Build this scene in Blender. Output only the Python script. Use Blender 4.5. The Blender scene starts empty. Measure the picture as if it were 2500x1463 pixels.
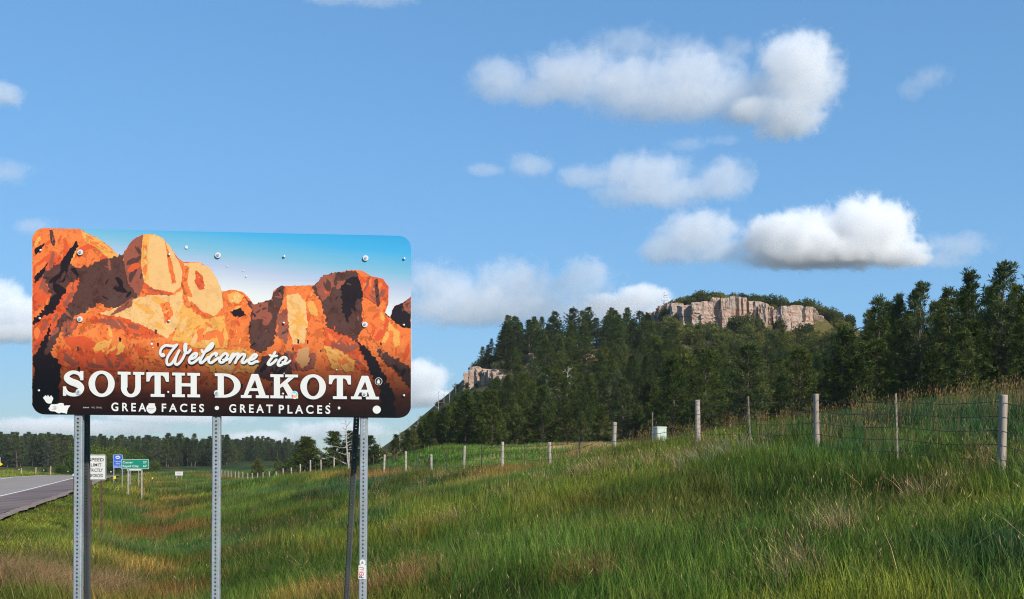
import bpy, bmesh, math, random
import numpy as np
from mathutils import Vector, Matrix, Euler
from mathutils.geometry import tessellate_polygon

scene = bpy.context.scene
COL = scene.collection
R = math.radians

# ------------------------------------------------------------------ camera, world, sun, exposure
F, CX, HOR = 2600.0, 1250.0, 1120.0          # focal length and horizon of the photograph (in its own pixels)
cam_d = bpy.data.cameras.new('camera')
cam = bpy.data.objects.new('camera', cam_d); COL.objects.link(cam)
cam.location = (0, 0, 0); cam.rotation_euler = (R(90), 0, 0)
cam_d.sensor_width = 36.0; cam_d.lens = F / 2500 * 36.0
cam_d.shift_y = (HOR - 731.5) / 2500.0
cam_d.clip_start = 0.05; cam_d.clip_end = 30000
scene.camera = cam

SKY_K, SKY_SAT = 0.62, 1.08
SUN_AZ, SUN_EL = R(138), R(33)               # azimuth clockwise from +Y
w = bpy.data.worlds.new('World'); scene.world = w; w.use_nodes = True
nt = w.node_tree; nt.nodes.clear()
sky = nt.nodes.new('ShaderNodeTexSky'); sky.sky_type = 'NISHITA'; sky.sun_disc = False
sky.sun_elevation = SUN_EL; sky.sun_rotation = SUN_AZ
sky.altitude = 1100; sky.air_density = 0.7; sky.dust_density = 0.0; sky.ozone_density = 3.0
bgn = nt.nodes.new('ShaderNodeBackground'); bgn.inputs['Strength'].default_value = 0.15
wo = nt.nodes.new('ShaderNodeOutputWorld')
# the whole sky through one soft shoulder, as the camera's highlight roll-off does, with a little more saturation
_bw = nt.nodes.new('ShaderNodeRGBToBW'); nt.links.new(sky.outputs[0], _bw.inputs[0])
_k = nt.nodes.new('ShaderNodeMath'); _k.operation = 'MULTIPLY_ADD'; nt.links.new(_bw.outputs[0], _k.inputs[0]); _k.inputs[1].default_value = SKY_K; _k.inputs[2].default_value = 1.0
_d = nt.nodes.new('ShaderNodeVectorMath'); _d.operation = 'DIVIDE'; nt.links.new(sky.outputs[0], _d.inputs[0]); nt.links.new(_k.outputs[0], _d.inputs[1])
_hs = nt.nodes.new('ShaderNodeHueSaturation'); _hs.inputs['Saturation'].default_value = SKY_SAT; _hs.inputs['Hue'].default_value = 0.487; nt.links.new(_d.outputs[0], _hs.inputs['Color'])
nt.links.new(_hs.outputs[0], bgn.inputs['Color']); nt.links.new(bgn.outputs[0], wo.inputs['Surface'])

sd = bpy.data.lights.new('sun', 'SUN'); sd.energy = 2.1; sd.angle = R(0.53); sd.color = (1.0, 0.93, 0.82)
so = bpy.data.objects.new('sun', sd); COL.objects.link(so)
TOSUN = Vector((math.sin(SUN_AZ) * math.cos(SUN_EL), math.cos(SUN_AZ) * math.cos(SUN_EL), math.sin(SUN_EL)))
so.rotation_euler = (-TOSUN).to_track_quat('-Z', 'Y').to_euler()

vs = scene.view_settings
vs.view_transform = 'Standard'; vs.look = 'None'; vs.exposure = 1.55; vs.gamma = 1.0; vs.use_curve_mapping = False
cy = scene.cycles
cy.max_bounces = 12; cy.diffuse_bounces = 3; cy.glossy_bounces = 2; cy.transmission_bounces = 3
cy.transparent_max_bounces = 6; cy.volume_bounces = 10
cy.use_denoising = True; cy.denoiser = 'OPENIMAGEDENOISE'; cy.denoising_prefilter = 'NONE'; cy.denoising_input_passes = 'RGB_ALBEDO_NORMAL'
cy.filter_width = 1.1; cy.use_adaptive_sampling = True; cy.adaptive_threshold = 0.015
cy.sample_clamp_indirect = 4.0

# ------------------------------------------------------------------ helpers
def lin(c):
    c = c / 255.0
    return c / 12.92 if c <= 0.04045 else ((c + 0.055) / 1.055) ** 2.4
def rgb(r, g, b, a=1.0): return (lin(r), lin(g), lin(b), a)

def tag(o, label=None, cat=None, group=None, kind=None):
    if label: o['label'] = label
    if cat: o['category'] = cat
    if group: o['group'] = group
    if kind: o['kind'] = kind
    return o
def empty(name, loc=(0, 0, 0), parent=None):
    o = bpy.data.objects.new(name, None); COL.objects.link(o); o.location = loc
    o.empty_display_size = 0.1
    if parent: o.parent = parent
    return o
def link(name, me, parent=None, loc=None, rot=None, scale=None):
    o = bpy.data.objects.new(name, me); COL.objects.link(o)
    if parent: o.parent = parent
    if loc is not None: o.location = loc
    if rot is not None: o.rotation_euler = rot
    if scale is not None: o.scale = scale
    return o
def mesh(name, verts, faces, mat=None, smooth=False):
    me = bpy.data.meshes.new(name); me.from_pydata([tuple(v) for v in verts], [], [tuple(f) for f in faces])
    if mat: me.materials.append(mat)
    if smooth: me.polygons.foreach_set('use_smooth', [True] * len(me.polygons))
    me.update(); return me

class MB:
    """collects simple solids, then builds one mesh"""
    def __init__(s): s.v = []; s.f = []
    def add(s, v, f):
        k = len(s.v); s.v += [tuple(p) for p in v]; s.f += [tuple(i + k for i in q) for q in f]; return s
    def box(s, c, size, M=None, ch=0.0):
        x, y, z = [q / 2 for q in size]
        if ch <= 0:
            v = [(sx * x, sy * y, sz * z) for sz in (-1, 1) for sx, sy in ((-1, -1), (1, -1), (1, 1), (-1, 1))]
            f = [(3, 2, 1, 0), (4, 5, 6, 7), (0, 1, 5, 4), (1, 2, 6, 5), (2, 3, 7, 6), (3, 0, 4, 7)]
        else:
            ring = [(-x + ch, -y), (x - ch, -y), (x, -y + ch), (x, y - ch), (x - ch, y), (-x + ch, y), (-x, y - ch), (-x, -y + ch)]
            inner = [(a * (1 - ch / x), b * (1 - ch / y)) for a, b in ring]
            v = [(a, b, -z + ch) for a, b in ring] + [(a, b, z - ch) for a, b in ring] + [(a, b, z) for a, b in inner] + [(a, b, -z) for a, b in inner]
            f = []
            for i in range(8):
                j = (i + 1) % 8
                f += [(i, j, 8 + j, 8 + i), (8 + i, 8 + j, 16 + j, 16 + i), (24 + i, 24 + j, j, i)]
            f += [tuple(range(16, 24)), tuple(range(31, 23, -1))]
        if M is not None: v = [M @ Vector(p) for p in v]
        v = [(p[0] + c[0], p[1] + c[1], p[2] + c[2]) for p in v]
        return s.add(v, f)
    def tube(s, pts, rad, n=6, cap=True):
        pts = [Vector(p) for p in pts]; rad = rad if isinstance(rad, (list, tuple)) else [rad] * len(pts)
        v = []; f = []
        ref = None
        for i, p in enumerate(pts):
            d = (pts[min(i + 1, len(pts) - 1)] - pts[max(i - 1, 0)]).normalized()
            a = (Vector((1, 0, 0)) if abs(d.x) < 0.9 else Vector((0, 1, 0)))
            if ref is not None: a = ref
            u = (a - d * a.dot(d)).normalized(); ref = u; q = d.cross(u)
            v += [p + (u * math.cos(6.28318 * k / n) + q * math.sin(6.28318 * k / n)) * rad[i] for k in range(n)]
        for i in range(len(pts) - 1):
            for k in range(n):
                f.append((i * n + k, i * n + (k + 1) % n, (i + 1) * n + (k + 1) % n, (i + 1) * n + k))
        if cap: f += [tuple(range(n - 1, -1, -1)), tuple(range((len(pts) - 1) * n, len(pts) * n))]
        return s.add(v, f)
    def mesh(s, name, mat=None, smooth=False): return mesh(name, s.v, s.f, mat, smooth)
    def build(s, name, mat, parent=None, smooth=False, **k): return link(name, s.mesh(name, mat, smooth), parent, **k)

# ---- numpy noise
def _h(ix, iy, seed):
    h = (ix.astype(np.int64) * 374761393 + iy.astype(np.int64) * 668265263 + seed * 974711) & 0x7fffffff
    h = ((h ^ (h >> 13)) * 1274126177) & 0x7fffffff
    h = h ^ (h >> 16)
    return (h & 0xffff) / 65535.0
def vnoise(x, y, seed=0):
    ix = np.floor(x); iy = np.floor(y); fx = x - ix; fy = y - iy
    fx = fx * fx * (3 - 2 * fx); fy = fy * fy * (3 - 2 * fy)
    a = _h(ix, iy, seed); b = _h(ix + 1, iy, seed); c = _h(ix, iy + 1, seed); d = _h(ix + 1, iy + 1, seed)
    return (a * (1 - fx) + b * fx) * (1 - fy) + (c * (1 - fx) + d * fx) * fy
def fbm(x, y, seed=0, o=4):
    s = 0; a = 0.5; t = 0
    for k in range(o):
        s = s + a * vnoise(x * 2 ** k + 17.3 * k, y * 2 ** k - 9.1 * k, seed + k); t += a; a *= 0.5
    return s / t
def sst(a, b, x):
    t = np.clip((x - a) / (b - a), 0, 1); return t * t * (3 - 2 * t)

# ---- node material helpers
def newmat(name):
    m = bpy.data.materials.new(name); m.use_nodes = True
    t = m.node_tree; b = t.nodes['Principled BSDF']
    return m, t, b
def nd(t, typ, **k):
    n = t.nodes.new(typ)
    for a, v in k.items(): setattr(n, a, v)
    return n
def ramp(t, fac, stops, interp='LINEAR'):
    r = t.nodes.new('ShaderNodeValToRGB'); r.color_ramp.interpolation = interp
    e = r.color_ramp.elements
    while len(e) < len(stops): e.new(0.5)
    for q, (p, c) in zip(e, stops): q.position = p; q.color = c if len(c) == 4 else (*c, 1)
    t.links.new(fac, r.inputs[0]); return r.outputs[0]
def noise(t, vec, scale, detail=4, rough=0.55, dist=0.0):
    n = t.nodes.new('ShaderNodeTexNoise'); n.inputs['Scale'].default_value = scale; n.inputs['Detail'].default_value = detail
    n.inputs['Roughness'].default_value = rough; n.inputs['Distortion'].default_value = dist
    if vec is not None: t.links.new(vec, n.inputs['Vector'])
    return n.outputs[0]
def mixc(t, fac, a, b, mode='MIX'):
    m = t.nodes.new('ShaderNodeMix'); m.data_type = 'RGBA'; m.blend_type = mode
    for s, v in ((0, fac), (6, a), (7, b)):
        if hasattr(v, 'links') or hasattr(v, 'is_linked'): t.links.new(v, m.inputs[s])
        else: m.inputs[s].default_value = v
    return m.outputs[2]
def mth(t, op, a, b=None, c=None, clamp=False):
    m = t.nodes.new('ShaderNodeMath'); m.operation = op; m.use_clamp = clamp
    for s, v in ((0, a), (1, b), (2, c)):
        if v is None: continue
        if hasattr(v, 'is_linked'): t.links.new(v, m.inputs[s])
        else: m.inputs[s].default_value = v
    return m.outputs[0]
def bump(t, b, h, strength=0.3, dist=0.01):
    n = t.nodes.new('ShaderNodeBump'); n.inputs['Strength'].default_value = strength; n.inputs['Distance'].default_value = dist
    t.links.new(h, n.inputs['Height']); t.links.new(n.outputs[0], b.inputs['Normal'])
def objco(t): return nd(t, 'ShaderNodeTexCoord').outputs['Object']
def simple(name, col, rough=0.6, metal=0.0, var=0.12, scale=8.0, bmp=0.0):
    m, t, b = newmat(name)
    c = objco(t); n = noise(t, c, scale, 5)
    lo = tuple(x * (1 - var * 2) for x in col[:3]) + (1,); hi = tuple(min(1, x * (1 + var)) for x in col[:3]) + (1,)
    t.links.new(ramp(t, n, [(0.3, lo), (0.7, hi)]), b.inputs['Base Color'])
    b.inputs['Roughness'].default_value = rough; b.inputs['Metallic'].default_value = metal
    if bmp: bump(t, b, n, bmp, 0.01)
    return m
# ------------------------------------------------------------------ terrain
FN = 0.365                                   # the fence runs along X = 14.5 - FN*Y
RN = 0.328                                   # the road along X = c - RN*Y
ROAD_R, LINE_R, LINE_L, ROAD_L = -5.25, -7.76, -13.6, -14.6
_fy = [-60, 5, 17.6, 22.2, 26.9, 31.5, 36.2, 40.8, 45.4, 50.1, 54.7, 59.4, 68.6, 73.3, 77.9, 82.6, 91.8, 104.7, 118, 134.6, 157, 220, 400]
_fz = [-.9, -.65, -.38, .12, .30, -.08, -.42, -.48, -.73, -.93, -.84, -.92, -.88, -1.05, -1.25, -1.42, -1.95, -2.45, -2.75, -2.85, -2.95, -3.0, -2.5]
_hp = [-3000, 700, 850, 930, 1010, 1100, 1150, 1215, 1300, 1450, 1560, 1620, 1650, 1750, 1850, 1950, 2030, 2110, 2200, 2300, 2400, 2500, 2700, 3200, 5000]
_hy = [1120, 1120, 1104, 1072, 1020, 958, 908, 862, 845, 842, 815, 772, 752, 748, 756, 766, 780, 808, 812, 806, 770, 722, 690, 740, 1100]
YC = 262.0
def hill_base(p): return np.interp(p, [600, 900, 1100, 1500, 2000, 2300, 2600], [215, 165, 132, 122, 118, 104, 98])
def road_z(Y): return np.interp(Y, [-100, 60, 96, 125, 170, 300, 400], [-1.8, -1.8, -1.70, -1.95, -3.1, -3.4, -2.5])
def height(X, Y):
    X = np.asarray(X, float); Y = np.asarray(Y, float)
    zt = np.interp(Y, [-60, 0, 10, 30, 60, 90, 160, 400], [-2.0, -2.0, -2.35, -3.0, -3.25, -3.25, -3.2, -2.5])
    zf = np.interp(Y, _fy, _fz); zr = road_z(Y)
    xl = ROAD_L - RN * Y; xr = ROAD_R - RN * Y; xt = 1.0 - 0.345 * Y; xf = 14.5 - FN * Y
    xt = np.maximum(xt, xr + 3.0); xf = np.maximum(xf, xt + 3.0)
    # left of the road
    dl = np.clip(xl - X, 0, None)
    zl = zr - 0.02 - 0.25 * sst(0, 2, dl) + (0.9 * sst(3, 14, dl))
    t1 = np.clip((X - xr) / (xt - xr), 0, 1); z1 = zr - 0.06 + (zt - zr + 0.06) * (0.35 * t1 + 0.65 * t1 * t1 * (3 - 2 * t1))
    t2 = np.clip((X - xt) / (xf - xt), 0, 1); z2 = zt + (zf - zt) * (0.72 * t2 + 0.28 * t2 * t2 * (3 - 2 * t2))
    df = np.clip(X - xf, 0, None)
    sb = np.interp(Y, [0, 20, 28, 34, 40, 60, 100], [.26, .27, .22, .12, .05, .02, .02])
    z3 = zf + sb * 7.0 * (1 - np.exp(-df / 7.0))
    zfar = np.interp(Y, [0, 45, 60, 75, 110, 130, 400], [0.9, .1, -.2, 0.0, .95, 1.3, 1.5]) - 2.3 * np.clip((-7 - X) / 14, 0, 1.6) + 0.03 * np.clip(X, 0, 60)
    z3 = z3 + (zfar - z3) * sst(7, 20, df)
    z = np.where(X < xl, zl, np.where(X < xr, zr, np.where(X < xt, z1, np.where(X < xf, z2, z3))))
    # gentle relief, none on the road
    off = np.where(X < xl, dl, np.where(X < xr, 0, X - xr))
    k = sst(0.3, 2.5, off)
    z = z + k * (0.34 * (fbm(X * 0.30, Y * 0.30, 3) - 0.5) + 0.25 * (fbm(X * 0.09, Y * 0.09, 5) - 0.5) * sst(20, 60, Y))
    # the butte
    Yq = np.maximum(Y, 1.0); p = np.where(Y > 1, CX + F * X / Yq, np.where(X > 0, 6000, -6000))
    yb = hill_base(p); t = np.clip((Y - yb) / (YC - yb), 0, 1)
    zc = (HOR - np.interp(p, _hp, _hy)) / F * YC
    s = t * (0.86 + 0.14 * t)
    wc = sst(1618, 1690, p) * (1 - sst(2000, 2050, p))
    s2 = np.interp(t, [0, .5, .83, .872, .94, 1], [0, .46, .755, .93, .985, 1])
    s = s + (s2 - s) * wc
    hz = (zc - np.clip(z, 0, 6)) * s
    hz = hz * (1 - 0.8 * sst(YC + 60, 1500, Y))
    hz = hz + sst(0.02, 0.3, t) * sst(1, 8, zc) * (1.0 + 2.5 * t * (1 - t)) * (1.6 * (fbm(X * 0.035, Y * 0.035, 11) - 0.5) + 0.7 * (fbm(X * 0.15, Y * 0.15, 12, 3) - 0.5))
    z = z + hz * (Y > 30)
    # low wooded rise across the far left
    far = sst(230, 470, Y) * (1 - sst(600, 1000, p))
    z = z + far * 2.0
    d = np.hypot(X, Y)
    return z + (0.0 - z) * sst(1200, 2500, d) * 0.7

def grass_col(X, Y):
    """colour of the sward, some sun and shade painted in: fresh green, blue green, yellow green and rusty patches"""
    n = X + FN * Y
    a = fbm(X * 0.22 + Y * 0.05, Y * 0.13, 21, 4); b = fbm(X * 0.33, Y * 0.2, 31, 4); c = fbm(X * 0.6, Y * 0.35, 41, 3)
    g = np.stack([np.full_like(X, .058), np.full_like(X, .112), np.full_like(X, .018)], -1)
    blue = np.array([.030, .080, .030]); yel = np.array([.15, .175, .022]); rust = np.array([.2, .11, .034]); tan = np.array([.28, .2, .1])
    def mx(g, col, k): return g + (col - g) * np.clip(k, 0, 1)[..., None]
    g = mx(g, blue, sst(.5, .68, a) * (.55 + .4 * sst(5, 9, n)))
    g = mx(g, yel, sst(.52, .72, b) * .8 * (1 - .45 * sst(5, 12, n)))
    ditch = np.exp(-((X - (0.9 - 0.345 * Y)) / 2.4) ** 2)
    g = mx(g, rust, (ditch * .8 * sst(.42, .62, c)) * sst(10, 22, Y) + sst(.62, .78, c) * .22)
    g = mx(g, yel, .5 * (1 - sst(-3.5, -1.5, X + RN * Y)) )
    fl = np.exp(-((n - 13.5) / 1.4) ** 2) * sst(30, 40, Y)
    g = mx(g, rust * 1.15, fl * .8 * sst(.4, .6, b))
    lit = sst(16, 22, n) * sst(55, 70, Y) * (1 - sst(105, 130, Y))  # sunlit meadow behind the fence, its light painted as brighter green
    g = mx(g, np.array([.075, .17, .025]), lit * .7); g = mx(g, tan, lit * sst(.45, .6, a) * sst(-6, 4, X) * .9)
    g = g * (0.2 + 1.55 * fbm(X * .45, Y * .28, 51, 3))[..., None]  # random patches, contrast raised to paint in the look of shadowed folds
    # dry hillside grass on the butte
    p = CX + F * X / np.maximum(Y, 1)
    hb = sst(0, 25, Y - hill_base(p)) * sst(780, 900, p)
    hc = np.array([.19, .165, .06]) * (0.8 + .5 * b)[..., None]
    hc = hc + (np.array([.26, .2, .1]) - hc) * sst(.5, .7, a)[..., None]
    g = g + (hc - g) * hb[..., None]
    return g

# polar sheet round the camera, fine near and coarse far
rad = np.concatenate([np.linspace(0.5, 14, 50), 14 * (1.0165 ** np.arange(1, 200)), 14 * 1.0165 ** 199 * 1.09 ** np.arange(1, 17)])
def make_ground():
    ang = np.unique(np.concatenate([np.linspace(-R(34), R(34), 420), np.linspace(R(34), R(326), 130)]))
    ang = ang[:-1] if abs(ang[-1] - ang[0] - 2 * math.pi) < 1e-6 else ang
    nA, nR = len(ang), len(rad)
    A, RR = np.meshgrid(ang, rad)
    X = RR * np.sin(A); Y = RR * np.cos(A); Z = height(X, Y)
    V = np.stack([X, Y, Z], -1).reshape(-1, 3)
    V = np.vstack([V, [[0, 0, float(height(np.array([0.]), np.array([0.]))[0])]]])
    i = np.arange(nR - 1)[:, None] * nA; j = np.arange(nA)[None, :]; j2 = (j + 1) % nA
    q = np.stack([i + j, i + nA + j, i + nA + j2, i + j2], -1).reshape(-1, 4)
    faces = [tuple(r[::-1]) for r in q.tolist()]
    c = len(V) - 1
    faces += [(c, int((k + 1) % nA), int(k)) for k in range(nA)]
    me = mesh('ground', V.tolist(), faces, smooth=True)
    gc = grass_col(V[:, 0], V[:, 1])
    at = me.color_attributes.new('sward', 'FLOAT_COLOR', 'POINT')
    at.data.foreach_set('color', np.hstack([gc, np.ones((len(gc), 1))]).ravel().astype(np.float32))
    m, t, b = newmat('meadow_soil')
    a = nd(t, 'ShaderNodeAttribute', attribute_name='sward')
    pos = nd(t, 'ShaderNodeNewGeometry').outputs['Position']
    n1 = noise(t, pos, 2.3, 6, 0.65); n2 = noise(t, pos, 0.4, 5)
    f = ramp(t, n1, [(.3, (.2, .19, .17)), (.7, (.7, .66, .58))])
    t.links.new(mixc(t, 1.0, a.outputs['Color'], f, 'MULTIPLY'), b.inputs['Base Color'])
    b.inputs['Roughness'].default_value = 0.95; b.inputs['Specular IOR Level'].default_value = 0.1
    bump(t, b, n1, 0.8, 0.25)
    me.materials.append(m)
    return tag(link('ground', me), 'rolling green and rust coloured meadow rising to the wooded butte', 'ground', kind='structure')
ground = make_ground()

# ------------------------------------------------------------------ road
def strip(name, r0, r1, y0, y1, lift, mat, wob=0.0, step=1.0, seed=0, cols=8):
    ys = np.arange(y0, y1, step); rr = np.linspace(0, 1, cols)
    V = []; Fc = []
    for k, y in enumerate(ys):
        w0 = wob * (fbm(np.array([y * .8]), np.array([0.3]), seed)[0] - .5) * 2
        w1 = wob * (fbm(np.array([y * .8]), np.array([7.3]), seed)[0] - .5) * 2
        for q in rr:
            x = (r0 + w0) + (r1 + w1 - r0 - w0) * q - RN * y
            V.append((x, y, float(road_z(y)) + lift))
    for k in range(len(ys) - 1):
        for q in range(cols - 1):
            i = k * cols + q; Fc.append((i, i + 1, i + cols + 1, i + cols))
    return mesh(name, V, Fc, mat, True)
def asphalt():
    m, t, b = newmat('worn_asphalt')
    pos = nd(t, 'ShaderNodeNewGeometry').outputs['Position']
    mp = nd(t, 'ShaderNodeMapping'); mp.inputs['Rotation'].default_value = (0, 0, -math.atan(RN)); mp.inputs['Scale'].default_value = (1, .06, 1)
    # rotate so that y runs along the road
    mp.inputs['Rotation'].default_value = (0, 0, -math.atan(RN))
    t.links.new(pos, mp.inputs[0])
    n1 = noise(t, mp.outputs[0], 1.1, 6, .62); n2 = noise(t, pos, 30, 4, .7); n3 = noise(t, pos, .25, 4)
    sep = nd(t, 'ShaderNodeSeparateXYZ'); t.links.new(pos, sep.inputs[0])
    r = mth(t, 'MULTIPLY_ADD', sep.outputs[1], RN, sep.outputs[0])
    sh = mth(t, 'MULTIPLY_ADD', mth(t, 'ADD', r, 7.9), 2.5, 0, clamp=True)       # 0 lanes, 1 shoulder
    lane = ramp(t, n1, [(.3, (.23, .20, .18)), (.55, (.29, .255, .23)), (.75, (.37, .305, .265))])
    shd = ramp(t, n1, [(.3, (.10, .08, .08)), (.5, (.17, .135, .13)), (.75, (.27, .205, .18))])
    c = mixc(t, sh, lane, shd)
    c = mixc(t, .5, c, ramp(t, n2, [(.3, (.6, .6, .6)), (.7, (1.3, 1.3, 1.3))]), 'MULTIPLY')
    t.links.new(c, b.inputs['Base Color']); b.inputs['Roughness'].default_value = 1.0; b.inputs['Specular IOR Level'].default_value = .04
    bump(t, b, n2, .4, .02)
    return m
road = link('road', strip('road', ROAD_L, ROAD_R, -20, 150, 0.012, asphalt(), .07, .5, 4, 14))
tag(road, 'worn two lane asphalt road with dark patched shoulder running over a low crest', 'road', kind='structure')
def paint():
    m, t, b = newmat('road_paint'); pos = nd(t, 'ShaderNodeNewGeometry').outputs['Position']
    n = noise(t, pos, 14, 6, .7)
    t.links.new(ramp(t, n, [(.28, (.25, .23, .22)), (.46, (.8, .78, .74))]), b.inputs['Base Color']); b.inputs['Roughness'].default_value = .7
    return m
PAINT = paint()
link('edge_line', strip('edge_line', LINE_R - .065, LINE_R + .065, -20, 150, .017, PAINT, 0, 1, 0, 2), road)
link('edge_line', strip('edge_line', LINE_L - .08, LINE_L + .08, -20, 150, .017, PAINT, 0, 1, 0, 2), road)
# gravel edge between asphalt and grass
def gravel():
    m, t, b = newmat('roadside_gravel'); pos = nd(t, 'ShaderNodeNewGeometry').outputs['Position']
    v = nd(t, 'ShaderNodeTexVoronoi'); v.inputs['Scale'].default_value = 22; t.links.new(pos, v.inputs['Vector'])
    n = noise(t, pos, 3, 5)
    c = mixc(t, .6, ramp(t, n, [(.3, (.15, .105, .08)), (.7, (.30, .225, .18))]), v.outputs['Color'], 'OVERLAY')
    t.links.new(c, b.inputs['Base Color']); b.inputs['Roughness'].default_value = .95
    bump(t, b, v.outputs['Distance'], .7, .03); return m
tag(link('gravel_verge', strip('gravel_verge', ROAD_R - .1, ROAD_R + .45, -20, 150, .006, gravel(), .28, .5, 9, 6)),
    'narrow strip of pale pinkish gravel along the right edge of the asphalt', 'gravel', kind='structure')
# ------------------------------------------------------------------ clouds (volumes, a few kilometres away)
def make_cloud(label, lobes, dist, dens, seed, flat=None, soft=.4, amp=1.0):
    """lobes: (px, py, rx, ry) in photograph pixels give the direction and angular size; built at the distance dist"""
    k = dist / F
    L = [Vector(((a - CX) * k, 0, (HOR - b) * k)) for a, b, _, _ in lobes]
    Rr = [(rx * k, (rx * .45 + ry * .55) * k, ry * k) for _, _, rx, ry in lobes]
    lo = Vector([min(L[i][q] - Rr[i][q] for i in range(len(L))) for q in range(3)]); hi = Vector([max(L[i][q] + Rr[i][q] for i in range(len(L))) for q in range(3)])
    ctr = (lo + hi) / 2; ext = (hi - lo) / 2
    bm = bmesh.new()
    bmesh.ops.create_icosphere(bm, subdivisions=3, radius=1.0)
    for v in bm.verts:                                       # a rounded box that holds every lobe with room for its fringe
        c = Vector((math.copysign(abs(v.co[q]) ** .45, v.co[q]) for q in range(3)))
        v.co = Vector((c[q] * ext[q] * 1.3 for q in range(3)))
    me = bpy.data.meshes.new('cloud'); bm.to_mesh(me); bm.free()
    dens *= 1.0; amp *= 1.2
    m = bpy.data.materials.new('cloud_vapour'); m.use_nodes = True; t = m.node_tree; t.nodes.clear()
    co = nd(t, 'ShaderNodeTexCoord').outputs['Object']
    n1 = noise(t, co, 1 / (42 * k), 9, .68, .6)
    n0 = noise(t, co, 1 / (190 * k), 2, .5)
    warp = None
    f = None
    for c, r in zip(L, Rr):
        s = nd(t, 'ShaderNodeVectorMath', operation='SUBTRACT'); t.links.new(co, s.inputs[0]); s.inputs[1].default_value = c - ctr
        d = nd(t, 'ShaderNodeVectorMath', operation='DIVIDE'); t.links.new(s.outputs[0], d.inputs[0]); d.inputs[1].default_value = r
        l = nd(t, 'ShaderNodeVectorMath', operation='LENGTH'); t.links.new(d.outputs[0], l.inputs[0])
        g = mth(t, 'SUBTRACT', 1.0, l.outputs['Value'])
        f = g if f is None else mth(t, 'SMOOTH_MAX', f, g, .12)
    g = mth(t, 'ADD', f, mth(t, 'MULTIPLY', mth(t, 'SUBTRACT', n1, .5), amp * 1.5))
    g = mth(t, 'ADD', g, mth(t, 'MULTIPLY', mth(t, 'SUBTRACT', n0, .5), amp * .6))
    if flat is not None:
        sp = nd(t, 'ShaderNodeSeparateXYZ'); t.links.new(co, sp.inputs[0])
        zz = mth(t, 'DIVIDE', mth(t, 'SUBTRACT', sp.outputs[2], (HOR - flat) * k - ctr.z), 40 * k)
        g = mth(t, 'MINIMUM', g, mth(t, 'ADD', zz, mth(t, 'MULTIPLY', mth(t, 'SUBTRACT', n1, .5), 1.6)))
    mr = nd(t, 'ShaderNodeMapRange', interpolation_type='SMOOTHSTEP'); t.links.new(g, mr.inputs[0])
    mr.inputs[1].default_value = .03; mr.inputs[2].default_value = soft; mr.inputs[3].default_value = 0; mr.inputs[4].default_value = dens / (100 * k)
    pv = nd(t, 'ShaderNodeVolumePrincipled'); pv.inputs['Color'].default_value = (.995, .995, .997, 1); pv.inputs['Anisotropy'].default_value = -.1
    t.links.new(mr.outputs[0], pv.inputs['Density'])
    o = nd(t, 'ShaderNodeOutputMaterial'); t.links.new(pv.outputs[0], o.inputs['Volume'])
    me.materials.append(m)
    ob = link('cloud', me, loc=ctr + Vector((0, dist, 0)))
    return tag(ob, label, 'cloud', 'cumulus clouds in the blue sky')
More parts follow.
